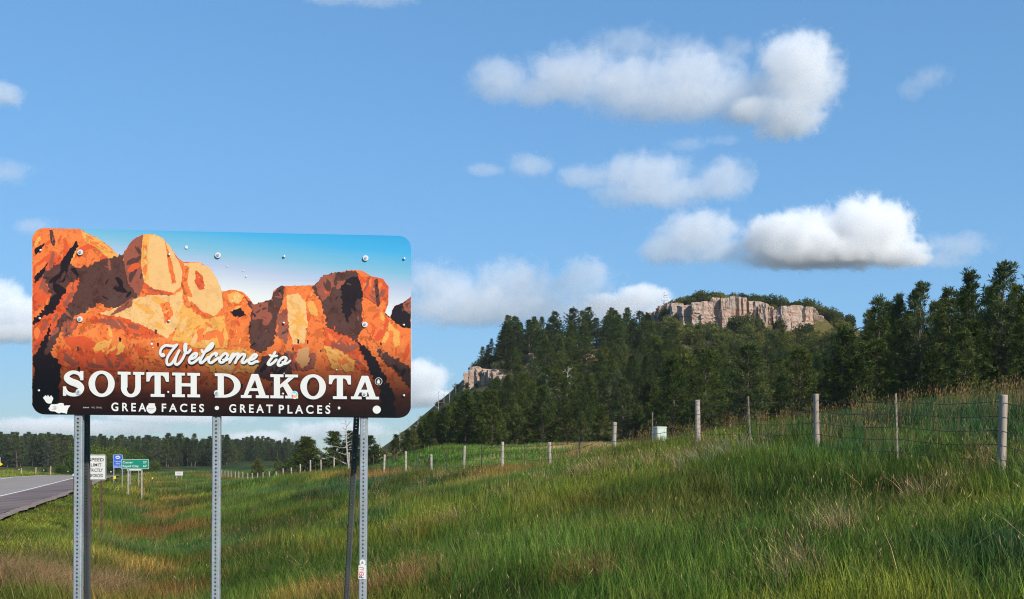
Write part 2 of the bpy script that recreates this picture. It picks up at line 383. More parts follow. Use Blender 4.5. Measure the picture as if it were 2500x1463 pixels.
CL = [
 ('long high cloud with a tall white puff at its right end', [(1222,195,92,68),(1310,225,90,45),(1400,180,140,85),(1525,205,150,80),(1680,195,150,90),(1790,240,130,72),(1640,250,220,55)], 3200, .85, 318, .55, .8),
 ('round white puff at the right end of the high cloud bank', [(1945,160,120,100),(1960,215,110,75),(1930,285,105,65),(1850,270,80,40)], 3100, 1.7, None, .5, .75),
 ('thin grey veil above the long high cloud', [(1540,100,120,42),(1660,115,90,30),(1800,120,70,30)], 3400, .5, None, .7, 1.2),
 ('small thin wisp alone near the right edge of the sky', [(2265,190,60,36),(2225,215,40,30)], 3300, .5, None, .7, 1.2),
 ('dim ragged cloud in the middle of the sky below the long high one', [(1300,402,75,36),(1185,415,60,20),(1430,430,90,36),(1570,425,150,62),(1600,470,180,48),(1765,440,90,60)], 4300, .8, 512, .6, .9),
 ('faint grey smudge between the high cloud and the dim one', [(1680,350,65,22),(1760,345,60,14)], 4300, .45, None, .7, 1.2),
 ('domed grey white cloud left of the brightest cloud above the butte', [(1705,570,118,70),(1640,610,90,45),(1750,610,90,45)], 3900, 1.1, 648, .4, .8),
 ('brightest puffy white cloud above the cliff with flat base', [(1935,585,130,88),(2105,570,135,98),(2030,620,215,52),(2200,625,80,45)], 3800, 3.2, 654, .35, .75),
 ('faint trailing cloud right of the brightest cloud', [(2330,600,100,36),(2250,640,110,28),(1830,635,90,30)], 3850, .55, 662, .6, 1.0),
 ('wide low cloud bank behind the left shoulder of the butte', [(1075,695,120,70),(1250,700,140,78),(1420,690,95,70),(1210,750,300,62),(1400,765,200,45)], 4800, .75, 800, .5, 1.0),
 ('small bright cloud between the low bank and the cliff top', [(1560,728,90,42),(1500,745,90,36),(1620,760,80,36)], 4900, 2.6, 790, .4, .8),
 ('white cloud low over the ridge just right of the big sign', [(1015,930,95,66),(960,945,80,50),(1030,970,110,30)], 5600, 3.0, 1005, .5, .8),
 ('bright cloud at the left edge beside the big sign', [(0,725,80,55),(60,770,120,55),(-60,790,140,70),(60,815,150,40)], 4600, 1.8, 842, .4, .8),
 ('small white puff cut by the left edge high in the sky', [(5,235,60,42),(-40,240,60,50)], 3400, 1.2, 262, .5, .8),
 ('faint wisp at the left edge above the big sign', [(10,422,90,32),(-60,420,90,40)], 3400, .6, None, .7, 1.1),
 ('small faint puff just above the left corner of the big sign', [(85,552,65,26)], 3700, .7, None, .7, 1.0),
 ('thin cloud touching the top edge of the sky', [(930,0,110,20),(800,-8,90,16)], 2600, .7, None, .6, 1.0),
 ('faint layered cloud low behind the sign posts', [(120,1040,220,26),(300,1045,150,26),(420,1020,200,20)], 6500, 1.5, None, .6, 1.1),
 ('pale broken cloud low between the middle and right sign posts', [(715,1038,40,18),(760,1055,90,30),(860,1050,120,30),(640,1070,130,22)], 6500, 1.8, None, .6, 1.1),
]
for i, (lab, lobes, dist, dens, flat, soft, amp) in enumerate(CL): make_cloud(lab, lobes, dist, dens, i, flat, soft, amp)
# ------------------------------------------------------------------ materials for metal and wood
def galvanised(name='galvanised_steel', base=(.34, .39, .42)):
    m, t, b = newmat(name); c = objco(t)
    v = nd(t, 'ShaderNodeTexVoronoi'); v.inputs['Scale'].default_value = 60; t.links.new(c, v.inputs['Vector'])
    n = noise(t, c, 5, 6, .6)
    f = mixc(t, .12, ramp(t, n, [(.3, tuple(x * .72 for x in base)), (.7, base)]), v.outputs['Color'], 'OVERLAY')
    hs = nd(t, 'ShaderNodeHueSaturation'); hs.inputs['Saturation'].default_value = .8; t.links.new(f, hs.inputs['Color'])
    t.links.new(hs.outputs[0], b.inputs['Base Color']); b.inputs['Metallic'].default_value = .35
    b.inputs['Roughness'].default_value = .55
    return m
GALV = galvanised()
RUSTY = simple('rusty_steel', (.11, .05, .035), .85, .1, .3, 14)
DARKSTEEL = simple('dark_green_steel', (.05, .055, .045), .7, .2, .25, 10)
WHITEPAINT = simple('white_sign_sheeting', (.62, .61, .565), .45, 0, .04, 3)
BLACKINK = simple('black_ink', (.012, .012, .014), .5, 0, .05)
def wood():
    m, t, b = newmat('weathered_wood'); c = objco(t)
    mp = nd(t, 'ShaderNodeMapping'); mp.inputs['Scale'].default_value = (28, 28, 1.6); t.links.new(c, mp.inputs[0])
    oi = nd(t, 'ShaderNodeObjectInfo'); ad = nd(t, 'ShaderNodeVectorMath', operation='ADD')
    t.links.new(mp.outputs[0], ad.inputs[0]); sc = nd(t, 'ShaderNodeVectorMath', operation='SCALE'); sc.inputs[0].default_value = (37, 11, 5)
    t.links.new(oi.outputs['Random'], sc.inputs['Scale']); t.links.new(sc.outputs[0], ad.inputs[1])
    n = noise(t, ad.outputs[0], 1.0, 7, .65, .4)
    n2 = noise(t, ad.outputs[0], .12, 4, .6)
    col = ramp(t, n, [(.25, (.13, .095, .075)), (.42, (.28, .23, .19)), (.7, (.45, .40, .35))])
    col = mixc(t, ramp(t, n2, [(.5, (0, 0, 0)), (.75, (.7, .7, .7))]), col, (.30, .19, .12, 1))
    t.links.new(col, b.inputs['Base Color']); b.inputs['Roughness'].default_value = .9
    bump(t, b, n, .6, .006); return m
WOOD = wood()
def gz(x, y): return float(height(np.array([float(x)]), np.array([float(y)]))[0])

# ------------------------------------------------------------------ barbed wire fence
FENCE_LEAN = {0: (-.05, .0), 1: (-.035, 0), 2: (.018, 0)}
rng = random.Random(5)
fence = empty('barbed_wire_fence', (14.5 - FN * 17.6, 17.6, gz(14.5 - FN * 17.6, 17.6)))
tag(fence, 'barbed wire fence of round wooden posts and thin steel posts climbing the grassy bank', 'fence')
FO = Vector(fence.location)
def post_mesh(seed, hgt=1.75, r=.060):
    rr = random.Random(seed); n = 12; V = []; Fc = []
    zs = [0, .2, .5, .8, 1.1, 1.4, hgt - .02, hgt]
    for k, z in enumerate(zs):
        s = r * (1.06 - .1 * z / hgt) * (.93 if k == len(zs) - 1 else 1)
        for i in range(n):
            a = 6.2832 * i / n; q = s * (1 + .05 * math.sin(3 * a + seed) + rr.uniform(-.025, .025))
            V.append((q * math.cos(a), q * math.sin(a), z + (rr.uniform(-.006, .006) if k == len(zs) - 1 else 0)))
    for k in range(len(zs) - 1):
        for i in range(n): Fc.append((k * n + i, k * n + (i + 1) % n, (k + 1) * n + (i + 1) % n, (k + 1) * n + i))
    Fc.append(tuple(range((len(zs) - 1) * n, len(zs) * n)))
    me = mesh('wooden_post', V, Fc, WOOD, True); me.polygons[-1].use_smooth = False; return me
PM = [post_mesh(s) for s in range(6)]
def tpost_mesh():
    b = MB(); b.box((0, 0, .85), (.034, .006, 1.7)); b.box((0, .016, .85), (.006, .028, 1.7))
    for k in range(14): b.box((0, -.006, .5 + k * .085), (.018, .008, .012))
    return b.mesh('steel_post', DARKSTEEL)
TM = tpost_mesh(); TM2 = TM.copy(); TM2.materials.clear(); TM2.materials.append(simple('weathered_pale_steel', (.24, .19, .155), .8, .2, .25, 12))
HEADS = []
NP = 31
for i in range(-2, NP):
    y = 17.6 + 4.64 * i; x = 14.5 - FN * y; g = gz(x, y)
    lx, ly = FENCE_LEAN.get(i, (rng.uniform(-.035, .035), rng.uniform(-.03, .03)))
    top = {0: 1.05, 1: 1.35, 2: 1.48, 3: 1.08, 4: .56, 5: .64}.get(i)
    top = top if top is not None else g + rng.uniform(1.12, 1.28)
    o = link('wooden_post', PM[i % 6], fence, Vector((x, y, top - 1.75)) - FO, (ly, lx, rng.uniform(0, 6)))
    s = rng.uniform(.92, 1.1); o.scale = (s, s, 1)
    HEADS.append((Vector((x, y, top)), 'w'))
    if i < 26:
        yt = y + 2.32; xt = 14.5 - FN * yt; gt = gz(xt, yt)
        tp = {0: 1.22, 1: 1.44, 2: 1.28, 3: .72, 4: .6}.get(i, gt + rng.uniform(1.1, 1.22))
        link('steel_post', TM2 if i in (0, 1, 2) else TM, fence, Vector((xt, yt, tp - 1.7)) - FO, (0, {1: -.05, 0: -.03}.get(i, rng.uniform(-.02, .02)), rng.uniform(-.3, .3)))
        HEADS.append((Vector((xt, yt, tp)), 's'))
WIRE = simple('old_wire', (.06, .05, .045), .7, .4, .2, 20)
for k in range(5):                            # five strands, each running the whole fence
    b = MB(); off = .12 + .235 * k; pts = []
    side = Vector((-.94, -.34, 0))
    for j, (h, kd) in enumerate(HEADS):
        p = h + side * (.064 if kd == 'w' else .02) + Vector((0, 0, -off - (.03 if kd == 's' else 0) + rng.uniform(-.012, .012)))
        if pts:
            a = pts[-1]
            for q in (.25, .5, .75):
                m_ = a.lerp(p, q); m_.z -= .035 * 4 * q * (1 - q) * (1 + .5 * rng.random()); pts.append(m_)
        pts.append(p)
    b.tube([p - FO for p in pts], [.0055 if p.y < 50 else .007 for p in pts], 4)
    if True:                                  # barbs on the near spans
        for j in range(0, len(pts) - 1):
            if pts[j].y > 36: break
            n = 6
            for q in range(n):
                c = pts[j].lerp(pts[j + 1], (q + .5) / n) - FO
                for sgn in (-1, 1):
                    b.tube([c + Vector((.0, .0, -.016)), c + Vector((sgn * .012, 0, .016))], .0016, 3)
    b.build('wire_strand', WIRE, fence)
# wire tie marks: dark wrapped wires on the near posts
for i in (2, 3, 4):
    h = HEADS[2 * i][0] - FO
    for k in range(5):
        b = MB()
        z = -.12 - .235 * k
        pts = [h + Vector((.066 * math.cos(a), .066 * math.sin(a), z - .05 + .03 * a)) for a in [3.0 + q * .45 for q in range(9)]]
        b.tube(pts, .0035, 4); b.build('tie_wire', WIRE, fence)

# ------------------------------------------------------------------ utility pedestal behind the fence
BOXM = simple('pale_green_enamel', (.50, .58, .50), .5, 0, .1, 5)
ux, uy = (1611 - CX) / F * 30.5, 30.5; uz = (HOR - 1043) / F * uy
ub = empty('utility_box', (ux, uy, uz - .75)); ub.rotation_euler = (0, 0, R(20))
tag(ub, 'pale green utility box standing in tall grass behind the fence', 'utility box')
b = MB(); b.box((0, 0, .36), (.31, .26, .72), ch=.02); b.build('cabinet', BOXM, ub)
b = MB(); b.box((0, 0, .735), (.335, .285, .05), ch=.018); b.build('lid', BOXM, ub)
b = MB(); b.box((.0, -.135, .45), (.05, .012, .09), ch=.003); b.build('latch', simple('latch_steel', (.3, .33, .3), .5, .5), ub)
# ------------------------------------------------------------------ the welcome sign
def ray(px, py, Y): return Vector(((px - CX) / F * Y, Y, (HOR - py) / F * Y))
BL, BR, TL = ray(78, 1012, 6.80), ray(1004, 1021, 6.968), ray(78, 557, 6.80)
EX = (BR - BL).normalized(); EZ = (TL - BL); EZ = (EZ - EX * EZ.dot(EX)).normalized(); EY = EZ.cross(EX)      # EY points away from the road
SM = Matrix(((EX.x, EY.x, EZ.x, BL.x), (EX.y, EY.y, EZ.y, BL.y), (EX.z, EY.z, EZ.z, BL.z), (0, 0, 0, 1)))
sp0 = ray(529, 1463, 6.9)
sign = empty('welcome_sign', (sp0.x, sp0.y, gz(sp0.x, sp0.y)))
tag(sign, 'large colourful state welcome sign on perforated steel posts beside the road', 'sign')
SI = Matrix.Translation(-Vector(sign.location)) @ SM
def onsign(o): o.parent = sign; o.matrix_local = SI; return o
def sp(px, py):
    """photograph pixel -> (right, up) metres on the sign face"""
    d = Vector(((px - CX) / F, 1, (HOR - py) / F)); t = BL.dot(EY) / d.dot(EY); q = d * t - BL
    return q.dot(EX), q.dot(EZ)
def jag(poly, amp, seed, step=4.0):
    rr = random.Random(seed); out = []
    for i, (x, y) in enumerate(poly):
        x2, y2 = poly[(i + 1) % len(poly)]; L = math.hypot(x2 - x, y2 - y); n = max(1, int(L / step))
        for k in range(n):
            q = k / n; d = rr.uniform(-amp, amp) if k else rr.uniform(-amp, amp) * .3
            out.append((x + (x2 - x) * q - (y2 - y) / max(L, 1) * d, y + (y2 - y) * q + (x2 - x) / max(L, 1) * d))
    return out
class Print:
    """flat ink shapes, each on its own thin layer above the sheet"""
    def __init__(s): s.v = []; s.f = []; s.c = []; s.n = 0
    def poly(s, pts, col, amt=1.0, layer=None, seed=None, amp=0.0):
        src = pts
        if amp: pts = jag(pts, amp * 1.15, seed if seed is not None else s.n)
        pts = [(min(1003.2, max(78.8, x)), y) for x, y in pts]
        s.n += 1; h = -.0008 - .000008 * (layer if layer is not None else s.n)
        loc = [sp(*p) for p in pts]; k = len(s.v)
        s.v += [(a, h, b) for a, b in loc]; s.c += [(*col[:3], amt)] * len(loc)
        tri = tessellate_polygon([[Vector((a, b, 0)) for a, b in loc]])
        for t3 in tri:
            a, b_, c = [Vector((loc[i][0], loc[i][1], 0)) for i in t3]
            f = t3 if (b_ - a).cross(c - a).z > 0 else t3[::-1]
            s.f.append(tuple(k + i for i in f))
        if amp and amt >= .3 and col in PAL: s.facets(src, PAL.index(col), amt)
    def facets(s, poly, ci, amt):
        """smaller patches of the neighbouring inks inside a patch, as a posterised print has"""
        rr = random.Random(s.n * 7 + 3); xs_ = [q[0] for q in poly]; ys_ = [q[1] for q in poly]
        area = abs(sum(poly[i - 1][0] * poly[i][1] - poly[i][0] * poly[i - 1][1] for i in range(len(poly)))) / 2
        def ins(x, y):
            c = False
            for i in range(len(poly)):
                (xa, ya), (xb, yb) = poly[i - 1], poly[i]
                if (ya > y) != (yb > y) and x < (xb - xa) * (y - ya) / (yb - ya) + xa: c = not c
            return c
        made = 0
        for _ in range(90):
            if made >= min(16, 2 + area / 330) * (.45 if ci < 3 else 1): break
            cx_, cy_ = rr.uniform(min(xs_), max(xs_)), rr.uniform(min(ys_), max(ys_)); L = rr.uniform(4, 6 + area ** .5 * .24); w = L * rr.uniform(.18, .5); th = rr.choice([1.2, 1.9, .5, 2.4]) + rr.uniform(-.35, .35)
            ring = []
            for k in range(9):
                a = 6.2832 * k / 9; q = rr.uniform(.6, 1.2); u, v = L * q * math.cos(a), w * q * math.sin(a); ring.append((cx_ + u * math.cos(th) - v * math.sin(th), cy_ + u * math.sin(th) + v * math.cos(th)))
            if not all(ins(*q) for q in ring): continue
            made += 1; s.poly(ring, PAL[max(0, min(6, ci + rr.choice([-1, -1, 1])))], .25, amp=.9, seed=s.n) if rr.random() < .999 else None
    def build(s, name, mat):
        me = mesh(name, s.v, s.f, mat); at = me.color_attributes.new('ink', 'FLOAT_COLOR', 'POINT')
        at.data.foreach_set('color', np.array(s.c, np.float32).ravel()); return onsign(link(name, me))
# --- the sheet
def rrect(x0, y0, x1, y1, x2, y2, x3, y3, r):
    """TL, TR, BR, BL corners in pixels, rounded"""
    C = [Vector((x0, y0)), Vector((x1, y1)), Vector((x2, y2)), Vector((x3, y3))]; out = []
    for i in range(4):
        c, p, n = C[i], C[i - 1], C[(i + 1) % 4]
        a = c + (p - c).normalized() * r; b = c + (n - c).normalized() * r
        for k in range(9):
            t = k / 8; w1 = (1 - t) ** 2; w2 = 2 * t * (1 - t) * .83; w3 = t * t
            q = (a * w1 + c * w2 + b * w3) / (w1 + w2 + w3); out.append((q.x, q.y))
    return out
OUT = rrect(78, 556.5, 1004, 576.5, 1004, 1021, 78, 1012, 33)
SKYM, t, bs = newmat('printed_sky_with_sheen'); co = objco(t)
sx = nd(t, 'ShaderNodeSeparateXYZ'); t.links.new(co, sx.inputs[0])
n_ = noise(t, co, 3, 3)
mp = nd(t, 'ShaderNodeMapping'); mp.inputs['Scale'].default_value = (.8, 1, 160); t.links.new(co, mp.inputs[0]); lines = noise(t, mp.outputs[0], 1.0, 3, .6)
g_ = mth(t, 'ADD', mth(t, 'MULTIPLY', mth(t, 'SUBTRACT', 1.19, sx.outputs[2]), 1.7), mth(t, 'MULTIPLY', mth(t, 'SUBTRACT', 2.41, sx.outputs[0]), .17))  # printed gradient; the paling to the left is a painted reflection
g_ = mth(t, 'ADD', g_, mth(t, 'MULTIPLY', mth(t, 'SUBTRACT', lines, .5), .10))
g_ = mth(t, 'MULTIPLY', g_, 1.0)
c_ = ramp(t, g_, [(0, rgb(52, 166, 222)[:3]), (.2, rgb(74, 178, 226)[:3]), (.42, rgb(132, 192, 218)[:3]), (.6, rgb(188, 202, 226)[:3]), (.85, rgb(236, 238, 236)[:3]), (1, rgb(245, 243, 232)[:3])])
c_ = mixc(t, 1.0, c_, (.74, .75, .76, 1), 'MULTIPLY')
t.links.new(c_, bs.inputs['Base Color']); bs.inputs['Roughness'].default_value = .42; bs.inputs['Specular IOR Level'].default_value = .3
bump(t, bs, lines, .12, .002)
pv = [sp(*p) for p in OUT]; n = len(pv)
edge = simple('bare_aluminium', (.72, .73, .74), .4, .6, .06, 20)
me = mesh('panel', [(a, -.0006, b) for a, b in pv] + [(a, .0045, b) for a, b in pv], [tuple(range(n - 1, -1, -1)), tuple(range(n, 2 * n))] + [(i, (i + 1) % n, n + (i + 1) % n, n + i) for i in range(n)], SKYM)
me.materials.append(edge)
for p in me.polygons[1:]: p.material_index = 1
panel = onsign(link('panel', me))
# --- ink
INK, t, bs = newmat('printed_rock_inks'); co = objco(t)
at = nd(t, 'ShaderNodeAttribute', attribute_name='ink')
n1 = noise(t, co, 11, 5, .62, .6); n2 = noise(t, co, 34, 4, .65, .8)
q1 = ramp(t, n1, [(0, (.62, .55, .5)), (.43, (1, 1, 1)), (.57, (1.0, 1.28, 1.4))], 'CONSTANT')
q2 = ramp(t, n2, [(0, (.5, .4, .4)), (.40, (1, 1, 1)), (.60, (1.0, 1.22, 1.25))], 'CONSTANT')
q = mixc(t, 1.0, q1, q2, 'MULTIPLY')
q = mixc(t, mth(t, 'MULTIPLY', at.outputs['Alpha'], .85), (1, 1, 1, 1), q)
c_ = mixc(t, 1.0, at.outputs['Color'], q, 'MULTIPLY')
sx = nd(t, 'ShaderNodeSeparateXYZ'); t.links.new(co, sx.inputs[0])
fade = ramp(t, sx.outputs[2], [(.02, (.008, .006, .008)), (.14, (.03, .022, .023)), (.28, (.19, .16, .16)), (.40, (.52, .49, .47)), (.5, (.70, .67, .64))])
c_ = mixc(t, 1.0, c_, fade, 'MULTIPLY')
t.links.new(c_, bs.inputs['Base Color']); bs.inputs['Roughness'].default_value = .42; bs.inputs['Specular IOR Level'].default_value = .3
CREAM, YEL, ORA, RED = rgb(255, 205, 135), rgb(255, 186, 92), rgb(255, 134, 66), rgb(238, 98, 50)
BRO, DBR, BLK, TAU = rgb(168, 94, 74), rgb(98, 64, 56), rgb(38, 25, 30), rgb(122, 82, 70)
PAL = [BLK, DBR, BRO, RED, ORA, YEL, CREAM]
A = Print()
# silhouette of the sandstone range
RIDGE = [(79,590),(84,572),(100,560),(196,561),(214,576),(246,586),(270,604),(290,626),(300,622),(312,602),(332,580),(352,572),(376,572),(398,582),(418,606),(434,630),(448,640),(486,640),(512,654),(530,682),(542,712),(566,708),(590,712),(608,728),(620,744),(640,738),(662,732),(668,710),(684,699),(770,697),(790,672),(830,665),(858,659),(884,661),(908,676),(936,682),(949,702),(948,742),(940,764),(953,775),(962,748),(986,738),(1003,724)]
BOT = [(1003,986),(1000,1002),(990,1014),(972,1020),(540,1016),(110,1011),(92,1005),(82,992),(79,978)]
_r = RIDGE[3:]; _r[0] = (196, 559.3); _r[-1] = (1004, 724)
A.poly(OUT[:9] + _r + OUT[18:], ORA, 1.0)
# left massif
A.poly([(79,590),(84,572),(100,560),(196,561),(246,586),(290,626),(262,655),(214,660),(180,640),(150,665),(120,650),(79,660)], ORA, .8, amp=1.5)
A.poly([(82,650),(130,612),(170,640),(150,690),(110,740),(79,770)], RED, .9, amp=3)
A.poly([(196,562),(246,586),(290,626),(270,636),(236,606),(208,590)], YEL, .5, amp=1.2)
A.poly([(104,668),(150,640),(196,655),(240,640),(300,622),(312,664),(302,720),(330,742),(300,762),(240,742),(190,770),(150,800),(120,870),(84,900),(79,850),(100,790),(130,740)], DBR, .9, amp=4)
A.poly([(82,780),(120,740),(150,700),(160,720),(128,800),(108,870),(80,900)], BLK, .5, amp=4)
A.poly([(148,640),(186,588),(192,600),(166,650),(156,690),(146,690)], BLK, .3, amp=2)
A.poly([(120,562),(128,562),(136,590),(132,602),(124,592)], DBR, .3, amp=1)
A.poly([(84,610),(112,590),(108,600),(88,622)], BLK, .2, amp=1.5)
A.poly([(84,676),(110,650),(118,640),(104,672),(86,694)], BLK, .2, amp=1.5)
A.poly([(300,622),(312,602),(332,580),(350,573),(346,610),(352,690),(340,726),(312,690)], BRO, .35, amp=1.5)
A.poly([(230,640),(262,630),(290,626),(312,690),(340,726),(330,742),(290,732),(250,690)], DBR, .55, amp=2.5)
A.poly([(172,690),(196,680),(178,730),(150,770),(120,830),(126,770),(150,730)], RED, .9, amp=3)
A.poly([(79,800),(110,770),(134,762),(120,800),(96,850),(80,870)], RED, .8, amp=3)
# first rounded knob, lit from the right
A.poly([(350,573),(376,572),(398,582),(418,606),(434,634),(446,666),(442,700),(424,716),(400,712),(372,706),(352,690),(344,640)], CREAM, .16, amp=1)
A.poly([(350,573),(366,573),(360,620),(364,680),(352,690),(344,640)], YEL, .3, amp=1)
A.poly([(404,590),(420,640),(430,690),(420,694),(410,640)], ORA, .4, amp=1.2)
A.poly([(352,690),(376,706),(404,712),(424,716),(410,728),(372,722),(344,712)], RED, .7, amp=1.6)
# apron below the first knob
A.poly([(340,726),(372,720),(420,722),(446,706),(448,750),(432,800),(408,826),(360,800),(300,776),(240,766),(290,750)], CREAM, .4, amp=2)
A.poly([(240,766),(300,776),(360,800),(396,824),(330,830),(250,800),(210,780)], RED, .9, amp=3)
A.poly([(392,742),(412,736),(424,770),(404,790)], ORA, .6, amp=1.6)
A.poly([(300,742),(326,726),(322,748),(268,772)], BRO, .5, amp=1.4)
# second knob
A.poly([(448,642),(486,641),(512,654),(530,682),(541,712),(546,750),(524,772),(490,764),(460,734),(446,690)], CREAM, .22, amp=1)
A.poly([(446,648),(462,652),(458,690),(470,726),(456,724),(446,690)], ORA, .5, amp=1.4)
A.poly([(478,660),(496,676),(500,706),(486,708),(476,690)], RED, .6, amp=1.4)
A.poly([(466,734),(496,762),(520,770),(508,780),(474,768)], ORA, .6, amp=1.6)
A.poly([(446,740),(500,780),(548,770),(560,800),(556,850),(480,850),(420,830),(436,790)], YEL, .45, amp=2)
# third knob in the hollow
A.poly([(543,712),(566,708),(590,712),(608,728),(614,760),(606,800),(600,840),(566,846),(550,800)], ORA, .7, amp=1.2)
A.poly([(556,718),(580,712),(596,724),(584,742),(560,738)], YEL, .5, amp=1.4)
A.poly([(596,724),(620,744),(640,738),(664,732),(676,780),(668,840),(640,862),(612,850),(608,800),(616,760)], DBR, .7, amp=2.5)
A.poly([(612,744),(656,738),(648,776),(626,780)], BRO, .4, amp=2)
A.poly([(560,762),(588,752),(602,772),(576,774)], BLK, .4, amp=2)
# fourth block and the right massif
A.poly([(668,710),(684,699),(770,697),(786,740),(790,830),(772,862),(700,858),(676,800)], ORA, .8, amp=1.2)
A.poly([(666,716),(684,699),(694,699),(690,740),(678,770),(672,812),(664,760)], DBR, .5, amp=1.6)
A.poly([(700,722),(728,716),(746,740),(752,790),(744,838),(716,842),(704,800)], CREAM, .3, amp=1.2)
A.poly([(676,770),(700,752),(706,800),(700,842),(680,820)], BRO, .7, amp=2)
A.poly([(762,704),(790,672),(830,665),(858,660),(872,664),(886,720),(884,800),(872,836),(830,820),(800,800),(786,740)], DBR, .8, amp=3)
A.poly([(770,697),(792,672),(822,668),(806,720),(786,736)], BRO, .5, amp=2)
A.poly([(832,700),(852,680),(880,672),(886,720),(866,740),(848,790),(836,760)], BLK, .6, amp=3)
A.poly([(872,664),(908,676),(936,682),(949,702),(946,726),(922,744),(890,724),(880,690)], RED, .5, amp=1.2)
A.poly([(866,660),(884,661),(908,676),(884,676)], ORA, .2, amp=1)
A.poly([(914,684),(922,680),(928,742),(922,752),(916,720)], DBR, .3, amp=1.2)
A.poly([(884,736),(920,750),(940,766),(956,790),(1003,826),(1003,900),(960,880),(920,840),(892,800)], ORA, .7, amp=2)
A.poly([(940,764),(953,775),(964,748),(986,738),(1003,726),(1003,800),(984,800),(960,782)], BLK, .5, amp=2)
A.poly([(984,742),(1003,728),(1003,770),(990,760)], BRO, .6, amp=2)
A.poly([(790,800),(840,820),(880,840),(920,900),(900,910),(840,880),(796,856)], RED, .9, amp=4)
A.poly([(872,836),(900,850),(930,900),(960,960),(968,1018),(930,1018),(930,950),(900,900)], BLK, .3, amp=4)
A.poly([(920,850),(960,870),(1003,900),(1003,950),(970,910),(936,884)], DBR, .8, amp=4)
A.poly([(790,842),(830,858),(868,880),(862,910),(810,900)], YEL, .6, amp=3)
# rubble apron
A.poly([(150,800),(210,780),(280,800),(350,830),(410,840),(400,880),(300,880),(200,880),(140,870)], ORA, 1.0, amp=5)
A.poly([(140,850),(220,856),(320,866),(330,905),(230,905),(150,900)], RED, 1.0, amp=5)
A.poly([(150,786),(196,776),(186,806),(156,830)], BRO, .9, amp=4)
A.poly([(700,858),(772,862),(768,900),(740,906),(690,900)], BRO, .8, amp=3)
A.poly([(728,852),(754,848),(756,884),(740,900),(722,880)], rgb(232, 176, 120), .3, amp=2)
A.poly([(640,870),(700,862),(720,920),(660,930),(620,910)], DBR, .8, amp=4)
A.poly([(480,860),(600,850),(640,880),(620,910),(520,915)], YEL, .7, amp=4)
A.poly([(82,880),(120,860),(150,890),(140,1004),(110,1008),(86,998),(81,980)], BLK, .6, amp=4)
rr = random.Random(3)
for k in range(70):                            # cracks and chips in the printed rock
    x = rr.uniform(150, 960); y = rr.uniform(800, 960); s = rr.uniform(2, 7)
    if 300 < x < 720 and y < 850 and rr.random() < .7: continue
    A.poly([(x - s * .4, y - s), (x + s * .5, y - s * .6), (x + s * .3, y + s), (x - s * .3, y + s * .7)], rr.choice([DBR, BRO, BLK, RED]), .2, amp=1)
A.build('printed_landscape', INK)
# --- lettering
LET = simple('white_lettering', (.64, .635, .60), .42, 0, .02, 3); LSH = simple('lettering_shadow', (.018, .012, .014), .5, 0, .05)
class Letters(MB):
    def __init__(s): super().__init__(); s.k = 0
    def poly(s, pts, base=-.0065):
        s.k += 1; loc = [sp(*p) for p in pts]
        for t3 in tessellate_polygon([[Vector((a, b, 0)) for a, b in loc]]):
            v = [Vector((loc[i][0], 0, loc[i][1])) for i in t3]
            if (v[1] - v[0]).cross(v[2] - v[0]).y > 0: v = v[::-1]
            s.add([(q.x, base - .00006 * s.k, q.z) for q in v], [(0, 1, 2)])
    def stroke(s, pts, wid, base=-.0065, hgt=.0007, sub=6):
        P = [Vector((*p, 0)) for p in pts]; out = []; ws = wid if isinstance(wid, list) else [wid] * len(P); wo_ = []
        for i in range(len(P) - 1):
            p0, p1, p2, p3 = P[max(i - 1, 0)], P[i], P[i + 1], P[min(i + 2, len(P) - 1)]
            for k in range(sub):
                t = k / sub
                out.append(.5 * ((2 * p1) + (p2 - p0) * t + (2 * p0 - 5 * p1 + 4 * p2 - p3) * t * t + (3 * p1 - p0 - 3 * p2 + p3) * t ** 3)); wo_.append(ws[i] + (ws[i + 1] - ws[i]) * t)
        out.append(P[-1]); wo_.append(ws[-1])
        d0 = (out[0] - out[1]).normalized(); d1 = (out[-1] - out[-2]).normalized()
        out = [out[0] + d0 * wo_[0] * .5] + out + [out[-1] + d1 * wo_[-1] * .5]; wo_ = [wo_[0] * .35] + wo_ + [wo_[-1] * .35]
        V = []; Fc = []
        for i, p in enumerate(out):
            d = (out[min(i + 1, len(out) - 1)] - out[max(i - 1, 0)]).normalized(); nrm = Vector((-d.y, d.x, 0))
            for q, h in ((-.5, 0), (-.36, 1), (.36, 1), (.5, 0)):
                a, b = sp(p.x + nrm.x * wo_[i] * q, p.y + nrm.y * wo_[i] * q); V.append((a, base - hgt * h - .000004 * i, b))
        for i in range(len(out) - 1):
            for q in range(3): Fc.append((i * 4 + q, i * 4 + q + 1, (i + 1) * 4 + q + 1, (i + 1) * 4 + q))
        s.add(V, Fc)
